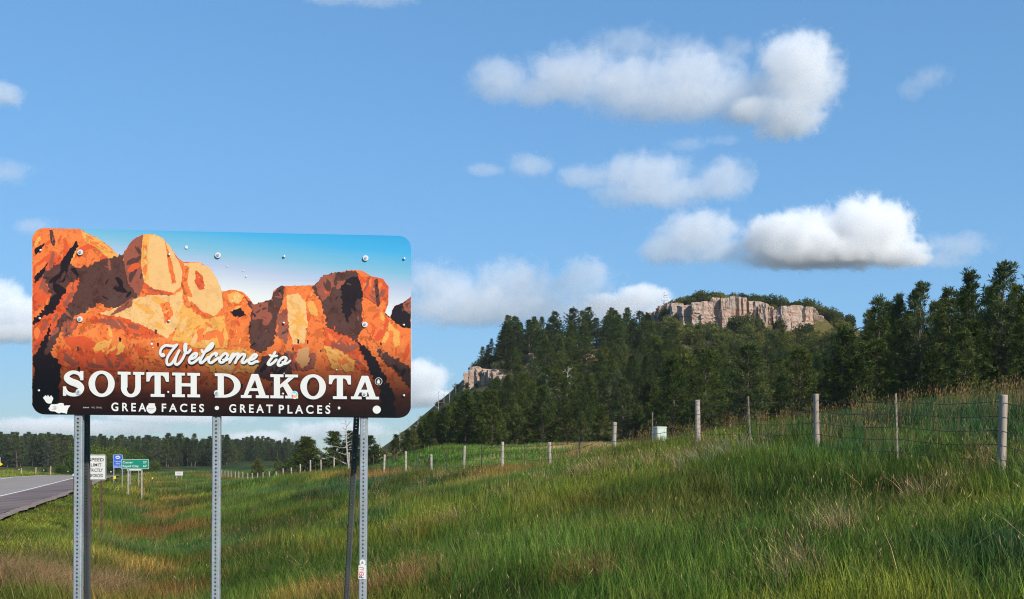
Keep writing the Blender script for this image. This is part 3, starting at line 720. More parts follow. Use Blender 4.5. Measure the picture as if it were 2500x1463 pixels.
def slab(L, ch, x0, x1, base=-.0065, dx=0, dy=0):
    yt = lambda x: 905.5 + (x - 154) * .0169 + dy; yb = lambda x: 966.5 + (x - 154) * .0118 + dy
    W = x1 - x0
    def m(x, y):                               # x in pixels from the left of the letter, y 0 (foot) to 1 (top)
        X = x0 + x + dx; return (X, yb(X) + (yt(X) - yb(X)) * y)
    def box(a, b, c, d): L.poly([m(a, b), m(c, b), m(c, d), m(a, d)], base)
    sw, sh = 15.0, .115
    def arc(cx, cy, rx, ry, ix, iy, a0, a1, n=20):
        P = []; Q = []
        for k in range(n + 1):
            a = math.radians(a0 + (a1 - a0) * k / n)
            P.append((cx + rx * math.cos(a), cy + ry * math.sin(a))); Q.append((cx + ix * math.cos(a), cy + iy * math.sin(a)))
        for k in range(n): L.poly([m(*P[k]), m(*P[k + 1]), m(*Q[k + 1]), m(*Q[k])], base)
    if ch == 'O': arc(W / 2, .5, W / 2, .53, W / 2 - 16, .40, 0, 360, 36)
    elif ch == 'S':
        p = [m(46, .72), m(40, .88), m(26, .945), m(13, .85), m(10, .70), m(20, .57), m(36, .47), m(45, .32), m(40, .12), m(25, .045), m(11, .12), m(5, .27)]
        L.stroke(p, [8, 9, 8.5, 11, 15, 17, 17, 15, 11, 8.5, 9, 8], base)
        box(42.5, .63, 50.5, 1.0); box(.5, 0.0, 8.5, .37)
    elif ch == 'U':
        box(8, .36, 8 + sw + 1, 1 - sh); box(W - 22, .36, W - 8.5, 1 - sh); box(0, 1 - sh, 31.5, 1); box(W - 27, 1 - sh, W, 1)
        arc(W / 2 - .3, .36, W / 2 - 8, .39, W / 2 - 22.5, .26, 180, 360, 18)
    elif ch == 'T':
        box(W / 2 - sw / 2, sh, W / 2 + sw / 2, 1 - .13); box(0, 1 - .13, W, 1); box(W / 2 - 17, 0, W / 2 + 17, sh)
        L.poly([m(0, .62), m(7, .62), m(11, .8), m(16, .87), m(0, .88)], base); L.poly([m(W, .62), m(W - 7, .62), m(W - 11, .8), m(W - 16, .87), m(W, .88)][::-1], base)
    elif ch == 'H':
        for q in (0, W - 31): box(q, 0, q + 31, sh); box(q, 1 - sh, q + 31, 1); box(q + 8, sh, q + 8 + sw, 1 - sh)
        box(23, .44, W - 23, .57)
    elif ch == 'D':
        box(0, 0, 24, sh); box(0, 1 - sh, 24, 1); box(7, sh, 7 + sw, 1 - sh)
        arc(22, .5, W - 22, .5, W - 38, .385, -90, 90, 22); box(20, 0, 24, sh)
    elif ch == 'A':
        L.poly([m(W / 2 - 8, 1), m(W / 2 + 8, 1), m(W - 8, sh), m(W - 24, sh), m(W / 2, .78)], base)
        L.poly([m(W / 2 - 8, 1), m(W / 2 + 1, 1), m(W / 2 + 1, .78), m(16.5, sh), m(7, sh)], base)
        box(18, .29, W - 22, .405); box(0, 0, 26, sh); box(W - 32, 0, W, sh)
    elif ch == 'K':
        box(0, 0, 32, sh); box(0, 1 - sh, 32, 1); box(8.5, sh, 8.5 + sw, 1 - sh)
        L.poly([m(23, .42), m(23, .56), m(44, .88), m(58, .88), m(36, .56)], base); box(36, 1 - sh, W, 1)
        L.poly([m(30, .52), m(42, .64), m(62, sh), m(43, sh)], base); box(36, 0, W, sh)
BIG = [('S',154,206),('O',217,281),('U',288,353),('T',358,413),('H',421,489),('D',525,588),('A',588.5,657),('K',660.5,728),('O',733.5,796),('T',803,857),('A',857,925.5)]
for c, a, b in BIG:
    L1 = Letters(); L2 = Letters(); slab(L1, c, a, b); slab(L2, c, a, b, -.0045, 1.2, 2.6)
    lo_ = onsign(L1.build('letter', LET)); sh_ = onsign(L2.build('drop_shadow', LSH)); sh_.parent = lo_; sh_.matrix_local = Matrix.Identity(4)
ZS = lambda p: (380 + p[0] / 7.353, 820 + p[1] / 7.353)
SCR = [[(140,335),(150,358),(115,362),(85,310),(110,230),(180,178),(270,185),(340,185),(388,165)],
 [(385,165),(310,250),(240,350),(205,430),(210,510),(250,522),(300,490),(350,410),(400,320),(428,268)],
 [(425,268),(390,340),(358,430),(355,500),(392,518),(450,470),(500,390),(535,300),(550,220),(548,155),(528,170),(520,235),(535,300),(575,310),(612,280),(630,252)],
 [(630,420),(700,395),(742,345),(730,318),(690,328),(635,380),(603,440),(620,488),(670,490),(730,450),(790,395)],
 [(830,265),(850,300),(930,270),(1000,220),(1034,165),(1022,142),(985,165),(920,240),(860,340),(812,430),(800,478),(832,488),(890,440),(950,385)],
 [(1085,360),(1100,330),(1070,318),(1010,350),(962,420),(960,472),(1000,488),(1060,450),(1130,395)],
 [(1280,330),(1240,325),(1180,380),(1147,450),(1172,482),(1222,468),(1270,410),(1293,350),(1272,325)], [(1215,435),(1260,445),(1320,420),(1350,385)],
 [(1355,375),(1398,322),(1375,400),(1328,482)], [(1345,440),(1430,345),(1484,328),(1478,370),(1432,488)], [(1450,440),(1530,350),(1590,332),(1598,368),(1562,440),(1550,478),(1592,486),(1650,435)],
 [(1700,440),(1770,410),(1812,365),(1800,338),(1760,348),(1705,400),(1672,455),(1690,498),(1740,498),(1800,465),(1835,468)],
 [(2145,300),(2100,380),(2042,460),(2018,508),(2052,523),(2110,490),(2170,432)], [(2050,350),(2110,372),(2182,360)],
 [(2330,393),(2290,390),(2230,440),(2198,510),(2218,537),(2272,518),(2325,460),(2348,410),(2318,388)], [(2280,475),(2310,505),(2370,490),(2418,450)]]
L1 = Letters(); L2 = Letters()
for k, st in enumerate(SCR):
    p = [ZS(q) for q in st]; wd = 6.6 if k not in (7, 13, 15) else 5.4
    if k in (12,):
        onsign(L2.build('script_shadow', LSH)); onsign(L1.build('script_word', LET)); L1 = Letters(); L2 = Letters()
    L1.stroke(p, wd, -.0068 - .00012 * (k % 3)); L2.stroke([(x + 1.4, y + 3.0) for x, y in p], wd + .6, -.0048 - .0001 * (k % 3))
onsign(L2.build('script_shadow', LSH)); onsign(L1.build('script_word', LET))
def text_mesh(body, offset=0.0, spacing=1.0, res=6):
    cu = bpy.data.curves.new('t', 'FONT'); cu.body = body; cu.offset = offset; cu.space_character = spacing; cu.resolution_u = res
    o = bpy.data.objects.new('t', cu); COL.objects.link(o); bpy.context.view_layer.update()
    me = bpy.data.meshes.new_from_object(o.evaluated_get(bpy.context.evaluated_depsgraph_get()))
    v = np.array([q.co[:2] for q in me.vertices]); f = [tuple(p.vertices) for p in me.polygons]
    bpy.data.objects.remove(o); bpy.data.curves.remove(cu); bpy.data.meshes.remove(me)
    v = (v - v.min(0)) / (v.max(0) - v.min(0)); return v, f
def fit_text(L, body, x0, x1, yt0, yb0, yt1, yb1, offset=.025, spacing=1.35, base=-.0065):
    v, f = text_mesh(body, offset, spacing)
    V = []
    for x, y in v:
        X = x0 + (x1 - x0) * x; top = yt0 + (yt1 - yt0) * x; bot = yb0 + (yb1 - yb0) * x
        a, b = sp(X, bot + (top - bot) * y); V.append((a, base, b))
    L.add(V, f)
def islands(v, f):
    par = list(range(len(v)))
    def fd(i):
        while par[i] != i: par[i] = par[par[i]]; i = par[i]
        return i
    for q in f:
        for i in q[1:]: par[fd(i)] = fd(q[0])
    out = {}
    for q in f: out.setdefault(fd(q[0]), []).append(q)
    return list(out.values())
for body, x0, x1, a, b, c, d in (('GREAT', 272.5, 379, 983, 1004, 985, 1006), ('FACES', 395.5, 498.5, 985.5, 1006, 986.5, 1007), ('GREAT', 560, 666, 987, 1008, 988, 1009), ('PLACES', 681, 806.5, 988.5, 1010, 990, 1011)):
    for dx, base, nm, mt in ((0, -.0065, 'letter', LET), (1.3, -.005, 'drop_shadow', LSH)):
        L1 = Letters(); fit_text(L1, body, x0 + dx, x1 + dx, a + dx, b + dx, c + dx, d + dx, .022, 1.55, base)
        for isl in islands(L1.v, L1.f):
            ids = sorted({i for q in isl for i in q}); mp_ = {i: k for k, i in enumerate(ids)}
            onsign(link(nm, mesh(nm, [L1.v[i] for i in ids], [tuple(mp_[i] for i in q) for q in isl], mt)))
L1 = Letters(); L1.poly([(530 + 5.4 * math.cos(a / 16 * 6.2832), 996.5 + 5 * math.sin(a / 16 * 6.2832)) for a in range(16)]); onsign(L1.build('dot', LET))
# --- stickers
def disc(cx, cy, rx, ry, n=20): return [(cx + rx * math.cos(6.2832 * k / n), cy + ry * math.sin(6.2832 * k / n)) for k in range(n)]
def sticker(name, pts, mat, base, label=None, extra=()):
    L = Letters(); L.poly(pts, base); o = onsign(L.build(name, mat))
    if label: o['label'] = label
    for nm, ps, m2 in extra:
        L = Letters()
        for p in ps: L.poly(p, base - .0004)
        c = onsign(L.build(nm, m2)); c.parent = o; c.matrix_local = Matrix.Identity(4)
    return o
GREY = simple('grey_ink', (.3, .3, .33), .5); PAPER = simple('white_vinyl', (.66, .65, .62), .4, 0, .03)
sticker('sticker', jag([(106,971),(112,965),(116,969),(118,964),(122,970),(126,965),(131,972),(127,985),(120,986),(113,982)], .6, 1, 4), PAPER, -.0075, 'white torn shell shaped sticker')
sticker('sticker', jag([(119,997),(127,987),(138,987),(150,984),(156,985),(158,991),(173,990),(166,1002),(164,1011),(160,1009),(150,1007),(146,1010),(134,1005),(124,1004)], .8, 2, 4), PAPER, -.008, 'white map shaped sticker',
        [('faint_print', [[(130,993),(138,992),(138,993.2),(130,994.2)], [(128,1000),(138,999),(138,1000),(128,1001)], [(132,995.5),(139,995),(139,998),(132,998.3)]], GREY)])
sticker('sticker', jag(disc(370, 998, 12, 12, 16) , .8, 4, 3), PAPER, -.0078, 'white ragged round sticker covering a letter',
        [('faint_print', [[(362,997),(378,996.6),(378,997.6),(362,998.2)], [(364,1001),(374,1000.6),(374,1001.4),(364,1002)]], GREY)])
sticker('sticker', disc(920, 1000.5, 10, 9.8) , PAPER, -.0075, 'plain white round sticker')
sticker('sticker', disc(924.5, 931.5, 9, 9.4, 22), PAPER, -.0075, 'small black and white round badge sticker',
        [('badge_ink', [disc(924.5, 931.5, 7.9, 8.3, 22)], BLACKINK)])
L = Letters(); L.poly([(920,933),(924,926),(928,932),(927,937),(922,937)], -.0085); L.poly(disc(924.5, 929, 2, 2.4, 8), -.0086); onsign(L.build('badge_mark', PAPER))
st = sticker('sticker', jag(disc(720, 964.5, 8.5, 10, 14), 1.2, 6, 3), PAPER, -.0078, 'small multicoloured blossom sticker',
        [('cyan_print', [disc(719, 958, 5, 3.2, 8), disc(725, 962.5, 2.6, 3, 8)], simple('cyan_ink', rgb(95, 205, 215), .5)), ('pink_print', [[(713,964),(717,964),(717,971),(714,971)]], simple('pink_ink', rgb(235, 60, 120), .5)), ('orange_print', [[(718,966),(727,965),(726,970),(719,972)]], simple('orange_ink', rgb(250, 165, 80), .5))])
L = Letters(); fit_text(L, 'WILL TRAVEL', 223.5, 250, 993.2, 997.2, 993.6, 997.6, 0, 1.0, -.006); [L.poly([(x, 994), (x + 4, 994), (x + 4, 996.8), (x, 996.8)], -.006) for x in (203.5, 208.5, 214)]; onsign(L.build('small_print', GREY))
for x, y, s in ((456,604,4),(602,675,1.8),(371,840,3),(374,849,1.6),(694,912,1.4),(822,903,1.5),(828,996.5,3.4),(595,661,1.4),(556,650,1.5),(805,986,1.6)):
    sticker('paint_chip', jag(disc(x, y, s, s * 1.1, 8), s * .3, int(x), 2), PAPER, -.0062)
# --- bolts and rivets
BOLT = simple('zinc_bolt', (.42, .44, .46), .45, .6, .15, 30); WASH = simple('pale_washer', (.66, .68, .68), .5, .2, .08, 30)
bm_ = MB(); bm_.tube([(0, 0, 0), (0, -.005, 0)], [.0088, .0085], 6); BOLTME = bm_.mesh('bolt', BOLT)
bm_ = MB(); bm_.tube([(0, 0, 0), (0, -.003, 0)], [.0185, .0175], 18); WASHME = bm_.mesh('washer', WASH)
bm_ = MB(); bm_.tube([(0, 0, 0), (0, -.003, 0), (0, -.006, 0)], [.0085, .0075, .003], 10); RIVME = bm_.mesh('rivet', edge, True)
def fix(name, me, px, py, h):
    a, b = sp(px, py); o = link(name, me, sign); o.matrix_local = SI @ Matrix.Translation((a, h, b)); return o
for x, y in ((197,617),(533,624),(893,631),(196,780),(891,793),(193,957),(530,960),(890,963)):
    wsh = fix('washer', WASHME, x, y, -.0088); bo = link('bolt', BOLTME, wsh, (0, -.003, 0))
for x, y in ((100,612),(414,622),(694,627),(987,632),(98,778),(413,784),(693,789),(986,794),(96,954),(411,958),(691,962),(986,966)): fix('rivet', RIVME, x, y, -.008)
# --- posts: square tube punched on every side
def punched(name, P1, P2, wdt, mat, xdir, hole=.0064, pitch=.0254):
    P1, P2 = Vector(P1), Vector(P2); d = P2 - P1; Lh = d.length; z = d.normalized(); x = (xdir - z * xdir.dot(z)).normalized(); y = z.cross(x)
    h = wdt / 2; c = .005; fw = h - c; V = []; Fc = []; n = int(Lh / pitch)
    for s in range(4):
        an = s * math.pi / 2; ux = (math.cos(an), math.sin(an)); uy = (-math.sin(an), math.cos(an))
        def W(a, zz, dep=h): return (ux[0] * dep + uy[0] * a, ux[1] * dep + uy[1] * a, zz)
        for k in range(n):
            z0 = k * pitch; zc = z0 + pitch / 2; i0 = len(V)
            rect = [(-fw, z0), (0, z0), (fw, z0), (fw, zc), (fw, z0 + pitch), (0, z0 + pitch), (-fw, z0 + pitch), (-fw, zc)]
            octo = [(hole * math.cos(math.radians(225 + 45 * q)), zc + hole * math.sin(math.radians(225 + 45 * q))) for q in range(8)]
            V += [W(*p) for p in rect] + [W(*p) for p in octo] + [W(*p, h - .0025) for p in octo]
            for q in range(8):
                r = (q + 1) % 8; Fc += [(i0 + q, i0 + r, i0 + 8 + r, i0 + 8 + q), (i0 + 8 + q, i0 + 8 + r, i0 + 16 + r, i0 + 16 + q)]
        i0 = len(V); V += [W(fw, 0), W(fw, n * pitch)]; an2 = (s + 1) * math.pi / 2
        vx = (math.cos(an2), math.sin(an2)); vy = (-math.sin(an2), math.cos(an2))
        V += [(vx[0] * h + vy[0] * -fw, vx[1] * h + vy[1] * -fw, n * pitch), (vx[0] * h + vy[0] * -fw, vx[1] * h + vy[1] * -fw, 0)]
        Fc.append((i0, i0 + 3, i0 + 2, i0 + 1))
    M = Matrix(((x.x, y.x, z.x, P1.x), (x.y, y.y, z.y, P1.y), (x.z, y.z, z.z, P1.z), (0, 0, 0, 1)))
    V = [M @ Vector(v) - Vector(sign.location) for v in V]
    me = mesh(name, V, Fc, mat); return link(name, me, sign)
def on_plane(px, py, back):
    d = Vector(((px - CX) / F, 1, (HOR - py) / F)); t = (BL + EY * back).dot(EY) / d.dot(EY); return d * t
STEELS = []
for (xa, ya, xb, yb) in ((196.5, 590, 190.5, 1463), (532, 600, 527, 1463), (892, 606, 885.5, 1463)):
    a = on_plane(xb, yb, .032); b = on_plane(xa, ya, .032); d = (a - b).normalized(); a = a + d * ((a.z - (gz(a.x, a.y) - .1)) / -d.z)
    STEELS.append(punched('post', a, b, .0508, GALV, EX))
GALV_SHADED = galvanised('shaded_galvanised', (.15, .16, .17))  # same steel in a darker colour, painting in the shade on the braces
for (p1, y1, p2, y2) in (((211, 940), 6.93, (213.5, 1463), 7.75), ((875, 940), 7.10, (846, 1463), 7.95)):
    b = ray(*p1, y1); a = ray(*p2, y2); d = (a - b).normalized(); a = a + d * max(0, (a.z - (gz(a.x, a.y) - .15)) / -d.z)
    punched('brace', a, b, .0385, GALV_SHADED, EX)
bm_ = MB()
for yy in (617, 780, 957):
    a0 = sp(90, yy); a1 = sp(994, yy + 15)
    bm_.add([(a0[0], .0046, a0[1] - .02), (a1[0], .0046, a1[1] - .02), (a1[0], .0046, a1[1] + .02), (a0[0], .0046, a0[1] + .02), (a0[0], .0065, a0[1] - .02), (a1[0], .0065, a1[1] - .02), (a1[0], .0065, a1[1] + .02), (a0[0], .0065, a0[1] + .02)], [(0, 1, 2, 3), (7, 6, 5, 4), (0, 4, 5, 1), (3, 2, 6, 7), (0, 3, 7, 4), (1, 5, 6, 2)])
onsign(bm_.build('back_rail', edge))
# --- the sticker on the right post and a scrawl on the left one
def post_sticker(name, quadpx, mat, back, label=None):
    pts = [on_plane(x, y, back) - Vector(sign.location) for x, y in quadpx]; n = len(pts)
    o = link(name, mesh(name, pts, [tuple(range(n))], mat), sign)
    if label: o['label'] = label
    return o
FR = .032 - .0254
post_sticker('sticker', disc(885.2, 1373.5, 7.3, 7.6, 20), PAPER, FR - .0006, 'white round sticker with a small dark sail on the right post')
post_sticker('sail_mark', [(881.5, 1376.5), (884.5, 1369), (886, 1376)], BLACKINK, FR - .001); post_sticker('sail_mark', [(886, 1370), (888.5, 1377), (887.4, 1377)], GREY, FR - .001)
post_sticker('sticker', [(875.3, 1380.5), (894, 1380.5), (894, 1414), (875.3, 1414)], PAPER, FR - .0004, 'white rectangular sticker with tall red and navy letters on the right post')
v, f = text_mesh('PERU', .02, 1.0)
vv = [on_plane(877 + (1 - y) * 11.0, 1411.5 - x * 27, FR - .0009) - Vector(sign.location) for x, y in v]
cl = [('navy_ink', rgb(60, 45, 85)), ('red_ink', rgb(200, 70, 80)), ('pale_red_ink', rgb(225, 150, 150)), ('brown_ink', rgb(150, 110, 100))]
gm = mesh('sticker_lettering', vv, f); [gm.materials.append(simple(n_, c_, .5)) for n_, c_ in cl]
for p in gm.polygons: p.material_index = min(3, int(np.mean([v[i][0] for i in p.vertices]) * 3.999))
link('sticker_lettering', gm, sign)
BLUEI = simple('blue_marker', rgb(80, 125, 185), .6)
L = MB()
for (x0, y0, x1, y1) in ((185,1286,190,1297),(190,1291,186,1302),(184,1300,189,1305),(187,1308,194,1303),(184,1311,190,1314)):
    a, b = on_plane(x0, y0, FR - .0008) - Vector(sign.location), on_plane(x1, y1, FR - .0008) - Vector(sign.location); L.tube([a, b], .0014, 4)
L.build('scrawl', BLUEI, sign)
# ------------------------------------------------------------------ foliage
def leaf_mat(name, base, var=.35, trans=.25):
    m, t, b = newmat(name)
    oi = nd(t, 'ShaderNodeObjectInfo'); g = nd(t, 'ShaderNodeNewGeometry'); n = noise(t, g.outputs['Position'], .9, 3)
    at = nd(t, 'ShaderNodeAttribute', attribute_name='tuft')
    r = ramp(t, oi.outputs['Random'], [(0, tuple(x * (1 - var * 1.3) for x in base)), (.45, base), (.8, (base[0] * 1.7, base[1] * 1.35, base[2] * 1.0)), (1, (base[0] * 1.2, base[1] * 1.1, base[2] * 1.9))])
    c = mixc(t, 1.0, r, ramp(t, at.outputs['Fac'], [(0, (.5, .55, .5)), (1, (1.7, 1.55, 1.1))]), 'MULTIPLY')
    c = mixc(t, 1.0, c, ramp(t, n, [(.3, (.75, .8, .75)), (.7, (1.25, 1.2, 1.1))]), 'MULTIPLY')
    t.links.new(c, b.inputs['Base Color']); b.inputs['Roughness'].default_value = .8; b.inputs['Specular IOR Level'].default_value = .05
    tr = nd(t, 'ShaderNodeBsdfTranslucent'); t.links.new(c, tr.inputs['Color']); mx = nd(t, 'ShaderNodeMixShader'); mx.inputs[0].default_value = trans
    o = t.nodes['Material Output']; t.links.new(b.outputs[0], mx.inputs[1]); t.links.new(tr.outputs[0], mx.inputs[2]); t.links.new(mx.outputs[0], o.inputs['Surface'])
    return m
PINE = leaf_mat('pine_needles', (.050, .080, .026)); JUN = leaf_mat('juniper_scales', (.062, .09, .036)); SHR = leaf_mat('shrub_leaves', (.075, .098, .04))
DECID = leaf_mat('broad_leaves', (.06, .105, .02), trans=.35); FARP = leaf_mat('far_pine_needles', (.050, .078, .042))
BARK = simple('pine_bark', (.10, .075, .058), .95, 0, .3, 6); GREYWOOD = simple('bleached_dead_wood', (.42, .39, .35), .9, 0, .2, 8)
def leaf_mesh(name, P, D, L, W, S, mat):
    """one folded needle spray per entry: base P, direction D, length L, width W, tint S"""
    n = len(P); rs = np.random.RandomState(n)
    D = D / np.linalg.norm(D, axis=1, keepdims=True)
    a = rs.normal(size=(n, 3)); Sd = np.cross(D, a); Sd /= np.linalg.norm(Sd, axis=1, keepdims=True)
    T = P + D * L[:, None]; M_ = P + D * (L * .45)[:, None]
    V = np.stack([P, M_ + Sd * W[:, None], T, M_ - Sd * W[:, None]], 1).reshape(-1, 3)
    f = (np.arange(n)[:, None] * 4 + np.array([0, 1, 2, 3])).tolist()
    me = mesh(name, V.tolist(), f, mat)
    at = me.attributes.new('tuft', 'FLOAT', 'POINT'); at.data.foreach_set('value', np.repeat(S, 4).astype(np.float32)); return me
def pine_meshes(seed, hgt=11.0, rad_=2.3, base=.18, dens=1.0, shape=.75, droop=.0, mat=PINE, ragged=.35, leaf=1.0):
    rs = np.random.RandomState(seed); P = []; D = []; L = []; W = []; S = []
    tb = MB(); bend = rs.uniform(-.25, .25, 2)
    ax = lambda z: np.array([bend[0] * math.sin(z / hgt * 2.2) + .12 * math.sin(z * .9 + seed), bend[1] * math.sin(z / hgt * 2.6), z])
    zs = np.linspace(-.6, hgt * .97, 9); tb.tube([ax(z) for z in zs], [max(.02, .02 * hgt * (1 - max(z, 0) / hgt) ** .8) for z in zs], 7)
    z = base * hgt; th = rs.uniform(0, 6.28)
    while z < hgt * .985:
        q = (z / hgt - base) / (1 - base)
        prof = (1 - q) ** shape * (0.62 + .38 * min(1, q * 4.0)) * rad_
        nb = rs.randint(3, 6)
        for k in range(nb):
            th += 2.4 + rs.uniform(-.5, .5)
            bl = prof * (1 + ragged * rs.uniform(-1, .9)) + .25
            if rs.rand() < .10: continue
            el = .05 + .55 * q - droop + rs.uniform(-.15, .2)
            d = np.array([math.cos(th) * math.cos(el), math.sin(th) * math.cos(el), math.sin(el)])
            p0 = ax(z + rs.uniform(-.15, .15)); up = .12 * bl
            tip = p0 + d * bl + np.array([0, 0, up])
            if bl > .9: tb.tube([p0, p0 + d * bl * .55, tip], [.022 + .012 * bl, .015 + .006 * bl, .006], 4, False)
            nt_ = max(3, int(bl * 3.6 * dens))
            for j in range(nt_):
                s = 1 - (j / nt_) ** 1.15 * .78; s += rs.uniform(-.06, .06)
                c = p0 + d * bl * s + np.array([0, 0, up * s * s]) + rs.normal(size=3) * (.10 + .10 * bl * .5) * np.array([1, 1, .55])
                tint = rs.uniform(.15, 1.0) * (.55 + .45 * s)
                nl = rs.randint(14, 21)
                dd = rs.normal(size=(nl, 3)) * .75 + d * .7 + np.array([0, 0, .35])
                P.append(np.repeat(c[None], nl, 0) + rs.normal(size=(nl, 3)) * .07); D.append(dd)
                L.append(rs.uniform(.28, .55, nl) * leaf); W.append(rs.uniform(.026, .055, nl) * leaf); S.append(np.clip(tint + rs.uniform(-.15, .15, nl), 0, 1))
        z += rs.uniform(.26, .5) * (1.25 - .5 * q) / max(.6, dens ** .5)
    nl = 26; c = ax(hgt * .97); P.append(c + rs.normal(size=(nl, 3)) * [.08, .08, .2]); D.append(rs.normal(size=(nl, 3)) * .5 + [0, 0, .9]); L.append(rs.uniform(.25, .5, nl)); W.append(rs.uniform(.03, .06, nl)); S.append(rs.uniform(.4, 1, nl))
    return tb.mesh('trunk', BARK), leaf_mesh('crown', np.vstack(P), np.vstack(D), np.concatenate(L), np.concatenate(W), np.concatenate(S), mat)
def bush_meshes(seed, r=1.6, h=2.2, mat=SHR, n=300, leaf=.21):
    rs = np.random.RandomState(seed); tb = MB(); P = []; D = []; L = []; W = []; S = []
    lob = [(rs.uniform(-.5, .5) * r, rs.uniform(-.5, .5) * r, h * rs.uniform(.18, .72), r * rs.uniform(.42, .7)) for _ in range(9)]
    for x, y, z, q in lob: tb.tube([(0, 0, -.3), (x * .4, y * .4, z * .45), (x, y, z)], [.07, .045, .015], 5, False)
    for k in range(n):
        x, y, z, q = lob[rs.randint(len(lob))]; d = rs.normal(size=3); d /= np.linalg.norm(d); d[2] = max(d[2], -.75)
        c = np.array([x, y, z]) + d * q * rs.uniform(.55, 1.1) * np.array([1, 1, .8]); c[2] = max(c[2], .05); nl = rs.randint(8, 13)
        P.append(c + rs.normal(size=(nl, 3)) * leaf * .55); D.append(rs.normal(size=(nl, 3)) * .8 + d * .7 + [0, 0, .25]); L.append(rs.uniform(.6, 1.3, nl) * leaf); W.append(rs.uniform(.25, .45, nl) * leaf)
        S.append(np.clip(rs.uniform(.1, 1) + rs.uniform(-.15, .15, nl), 0, 1))
    return tb.mesh('stem', BARK), leaf_mesh('foliage', np.vstack(P), np.vstack(D), np.concatenate(L), np.concatenate(W), np.concatenate(S), mat)
PINES = [pine_meshes(1, 11.5, 2.5, .12, 1, .95, 0, PINE, .45), pine_meshes(2, 12.5, 2.4, .20, .95, .85, .05, PINE, .5), pine_meshes(3, 10.0, 2.7, .05, 1.1, 1.05, 0, PINE, .35), pine_meshes(4, 12.0, 2.3, .26, .9, .75, .05, PINE, .6), pine_meshes(5, 9.0, 2.6, .03, 1.15, 1.1, 0, PINE, .35), pine_meshes(6, 11.0, 2.7, .16, .95, .85, .1, PINE, .55), pine_meshes(7, 13.0, 2.5, .30, .9, .7, 0, PINE, .6)]
PH = [11.5, 12.5, 10.0, 12.0, 9.0, 11.0, 13.0]
JUNS = [pine_meshes(21, 6.5, 2.3, .02, 1.3, 1.0, -.2, JUN, .25, .8), pine_meshes(22, 5.0, 2.4, .02, 1.35, .8, -.25, JUN, .3, .8), pine_meshes(23, 7.5, 2.5, .03, 1.25, 1.05, -.2, JUN, .25, .85)]
JH = [6.5, 5.0, 7.5]
SLIM = [pine_meshes(51, 12.0, 2.0, .12, 1.25, 1.05, 0, PINE, .5, .78), pine_meshes(52, 12.0, 1.8, .18, 1.2, .95, .05, PINE, .55, .78), pine_meshes(53, 12.0, 2.1, .10, 1.25, 1.15, 0, PINE, .45, .78), pine_meshes(54, 12.0, 1.9, .2, 1.15, .85, .05, PINE, .6, .78)]
BUSH = [bush_meshes(31), bush_meshes(32, 1.9, 2.0), bush_meshes(33, 1.5, 2.6), bush_meshes(34, 2.1, 2.4, JUN)]
BIGB = [bush_meshes(41, 4.2, 7.5, DECID, 620, .34), bush_meshes(42, 4.8, 7.0, DECID, 660, .34)]
def plant(name, ms, x, y, s, label, cat, group, rot=None, parts=('trunk', 'crown'), sx=1.0, z=None, seed=0):
    rr = random.Random(int(x * 131 + y * 977) + seed)
    o = empty(name, (x, y, gz(x, y) - .1 if z is None else z)); o.rotation_euler = (rr.uniform(-.03, .03), rr.uniform(-.03, .03), rr.uniform(0, 6.28) if rot is None else rot); o.scale = (s * sx, s * sx, s)
    link(parts[0], ms[0], o); link(parts[1], ms[1], o)
    return tag(o, label, cat, group)
def world(p, Y): return (p - CX) / F * Y, Y
PTS = []
def free(x, y, d):
    for a, b in PTS:
        if (a - x) ** 2 + (b - y) ** 2 < d * d: return False
    PTS.append((x, y)); return True
rng = random.Random(77)
# the pine wood on the butte
ZONES = [
 # px range, slope position range, count, scale range, min gap, label, group, kinds
 ((1228, 1580), (.78, 1.0), 42, (.6, .95), 3.2, 'dark pine in the skyline row on the ridge left of the cliff', 'pines on the ridge skyline', PINES),
 ((1190, 1620), (.22, .78), 78, (.42, .72), 2.9, 'dark pine in the dense wood on the left flank of the butte', 'pines on the left flank of the butte', PINES),
 ((1620, 2120), (.10, .60), 70, (.42, .74), 2.9, 'dark pine in the dense wood on the slope below the cliff', 'pines on the slope below the cliff', PINES),
 ((2030, 2200), (.5, 1.0), 22, (.45, .9), 2.6, 'dark pine on the ridge right of the cliff', 'pines on the ridge right of the cliff', PINES),
 ((1190, 1640), (-.06, .22), 34, (.38, .68), 2.8, 'full pine at the edge of the meadow at the foot of the butte', 'pines at the foot of the butte', PINES[:3] + PINES[4:6]),
 ((1640, 2150), (-.25, .10), 32, (.45, .78), 2.8, 'tall pine behind the fence at the foot of the cliff slope', 'pines behind the middle of the fence', PINES),
 ((985, 1215), (-.10, .26), 26, (.55, .9), 2.8, 'pine in the clump at the left foot of the butte', 'pines at the left foot of the butte', PINES[:3] + PINES[4:6]),
 ((1170, 1232), (.86, 1.0), 8, (.3, .5), 2.0, 'small pine on the brow above the lower outcrop', 'small pines above the lower outcrop', PINES[:3]),
]
npine = 0
LIMP = [950, 1000, 1040, 1080, 1140, 1200, 1216, 1232, 1300, 1340, 1500, 1560, 1600, 1640, 1700, 2020, 2060, 2110, 2140]
LIMY = [1080, 1042, 1015, 985, 945, 935, 900, 772, 750, 742, 748, 742, 775, 818, 826, 826, 782, 790, 745]
def ordinal(k): return '%d%s' % (k, 'th' if 10 <= k % 100 <= 20 else {1: 'st', 2: 'nd', 3: 'rd'}.get(k % 10, 'th'))
def number(objs, phrase):
    objs = sorted(objs, key=lambda o: o.location.x / o.location.y)
    for k, o in enumerate(objs): o['label'] = phrase % ordinal(k + 1)
SKYLINE = []; FOOT = []; LFOOT = []; MID = []; BROW = []; RRIDGE = []
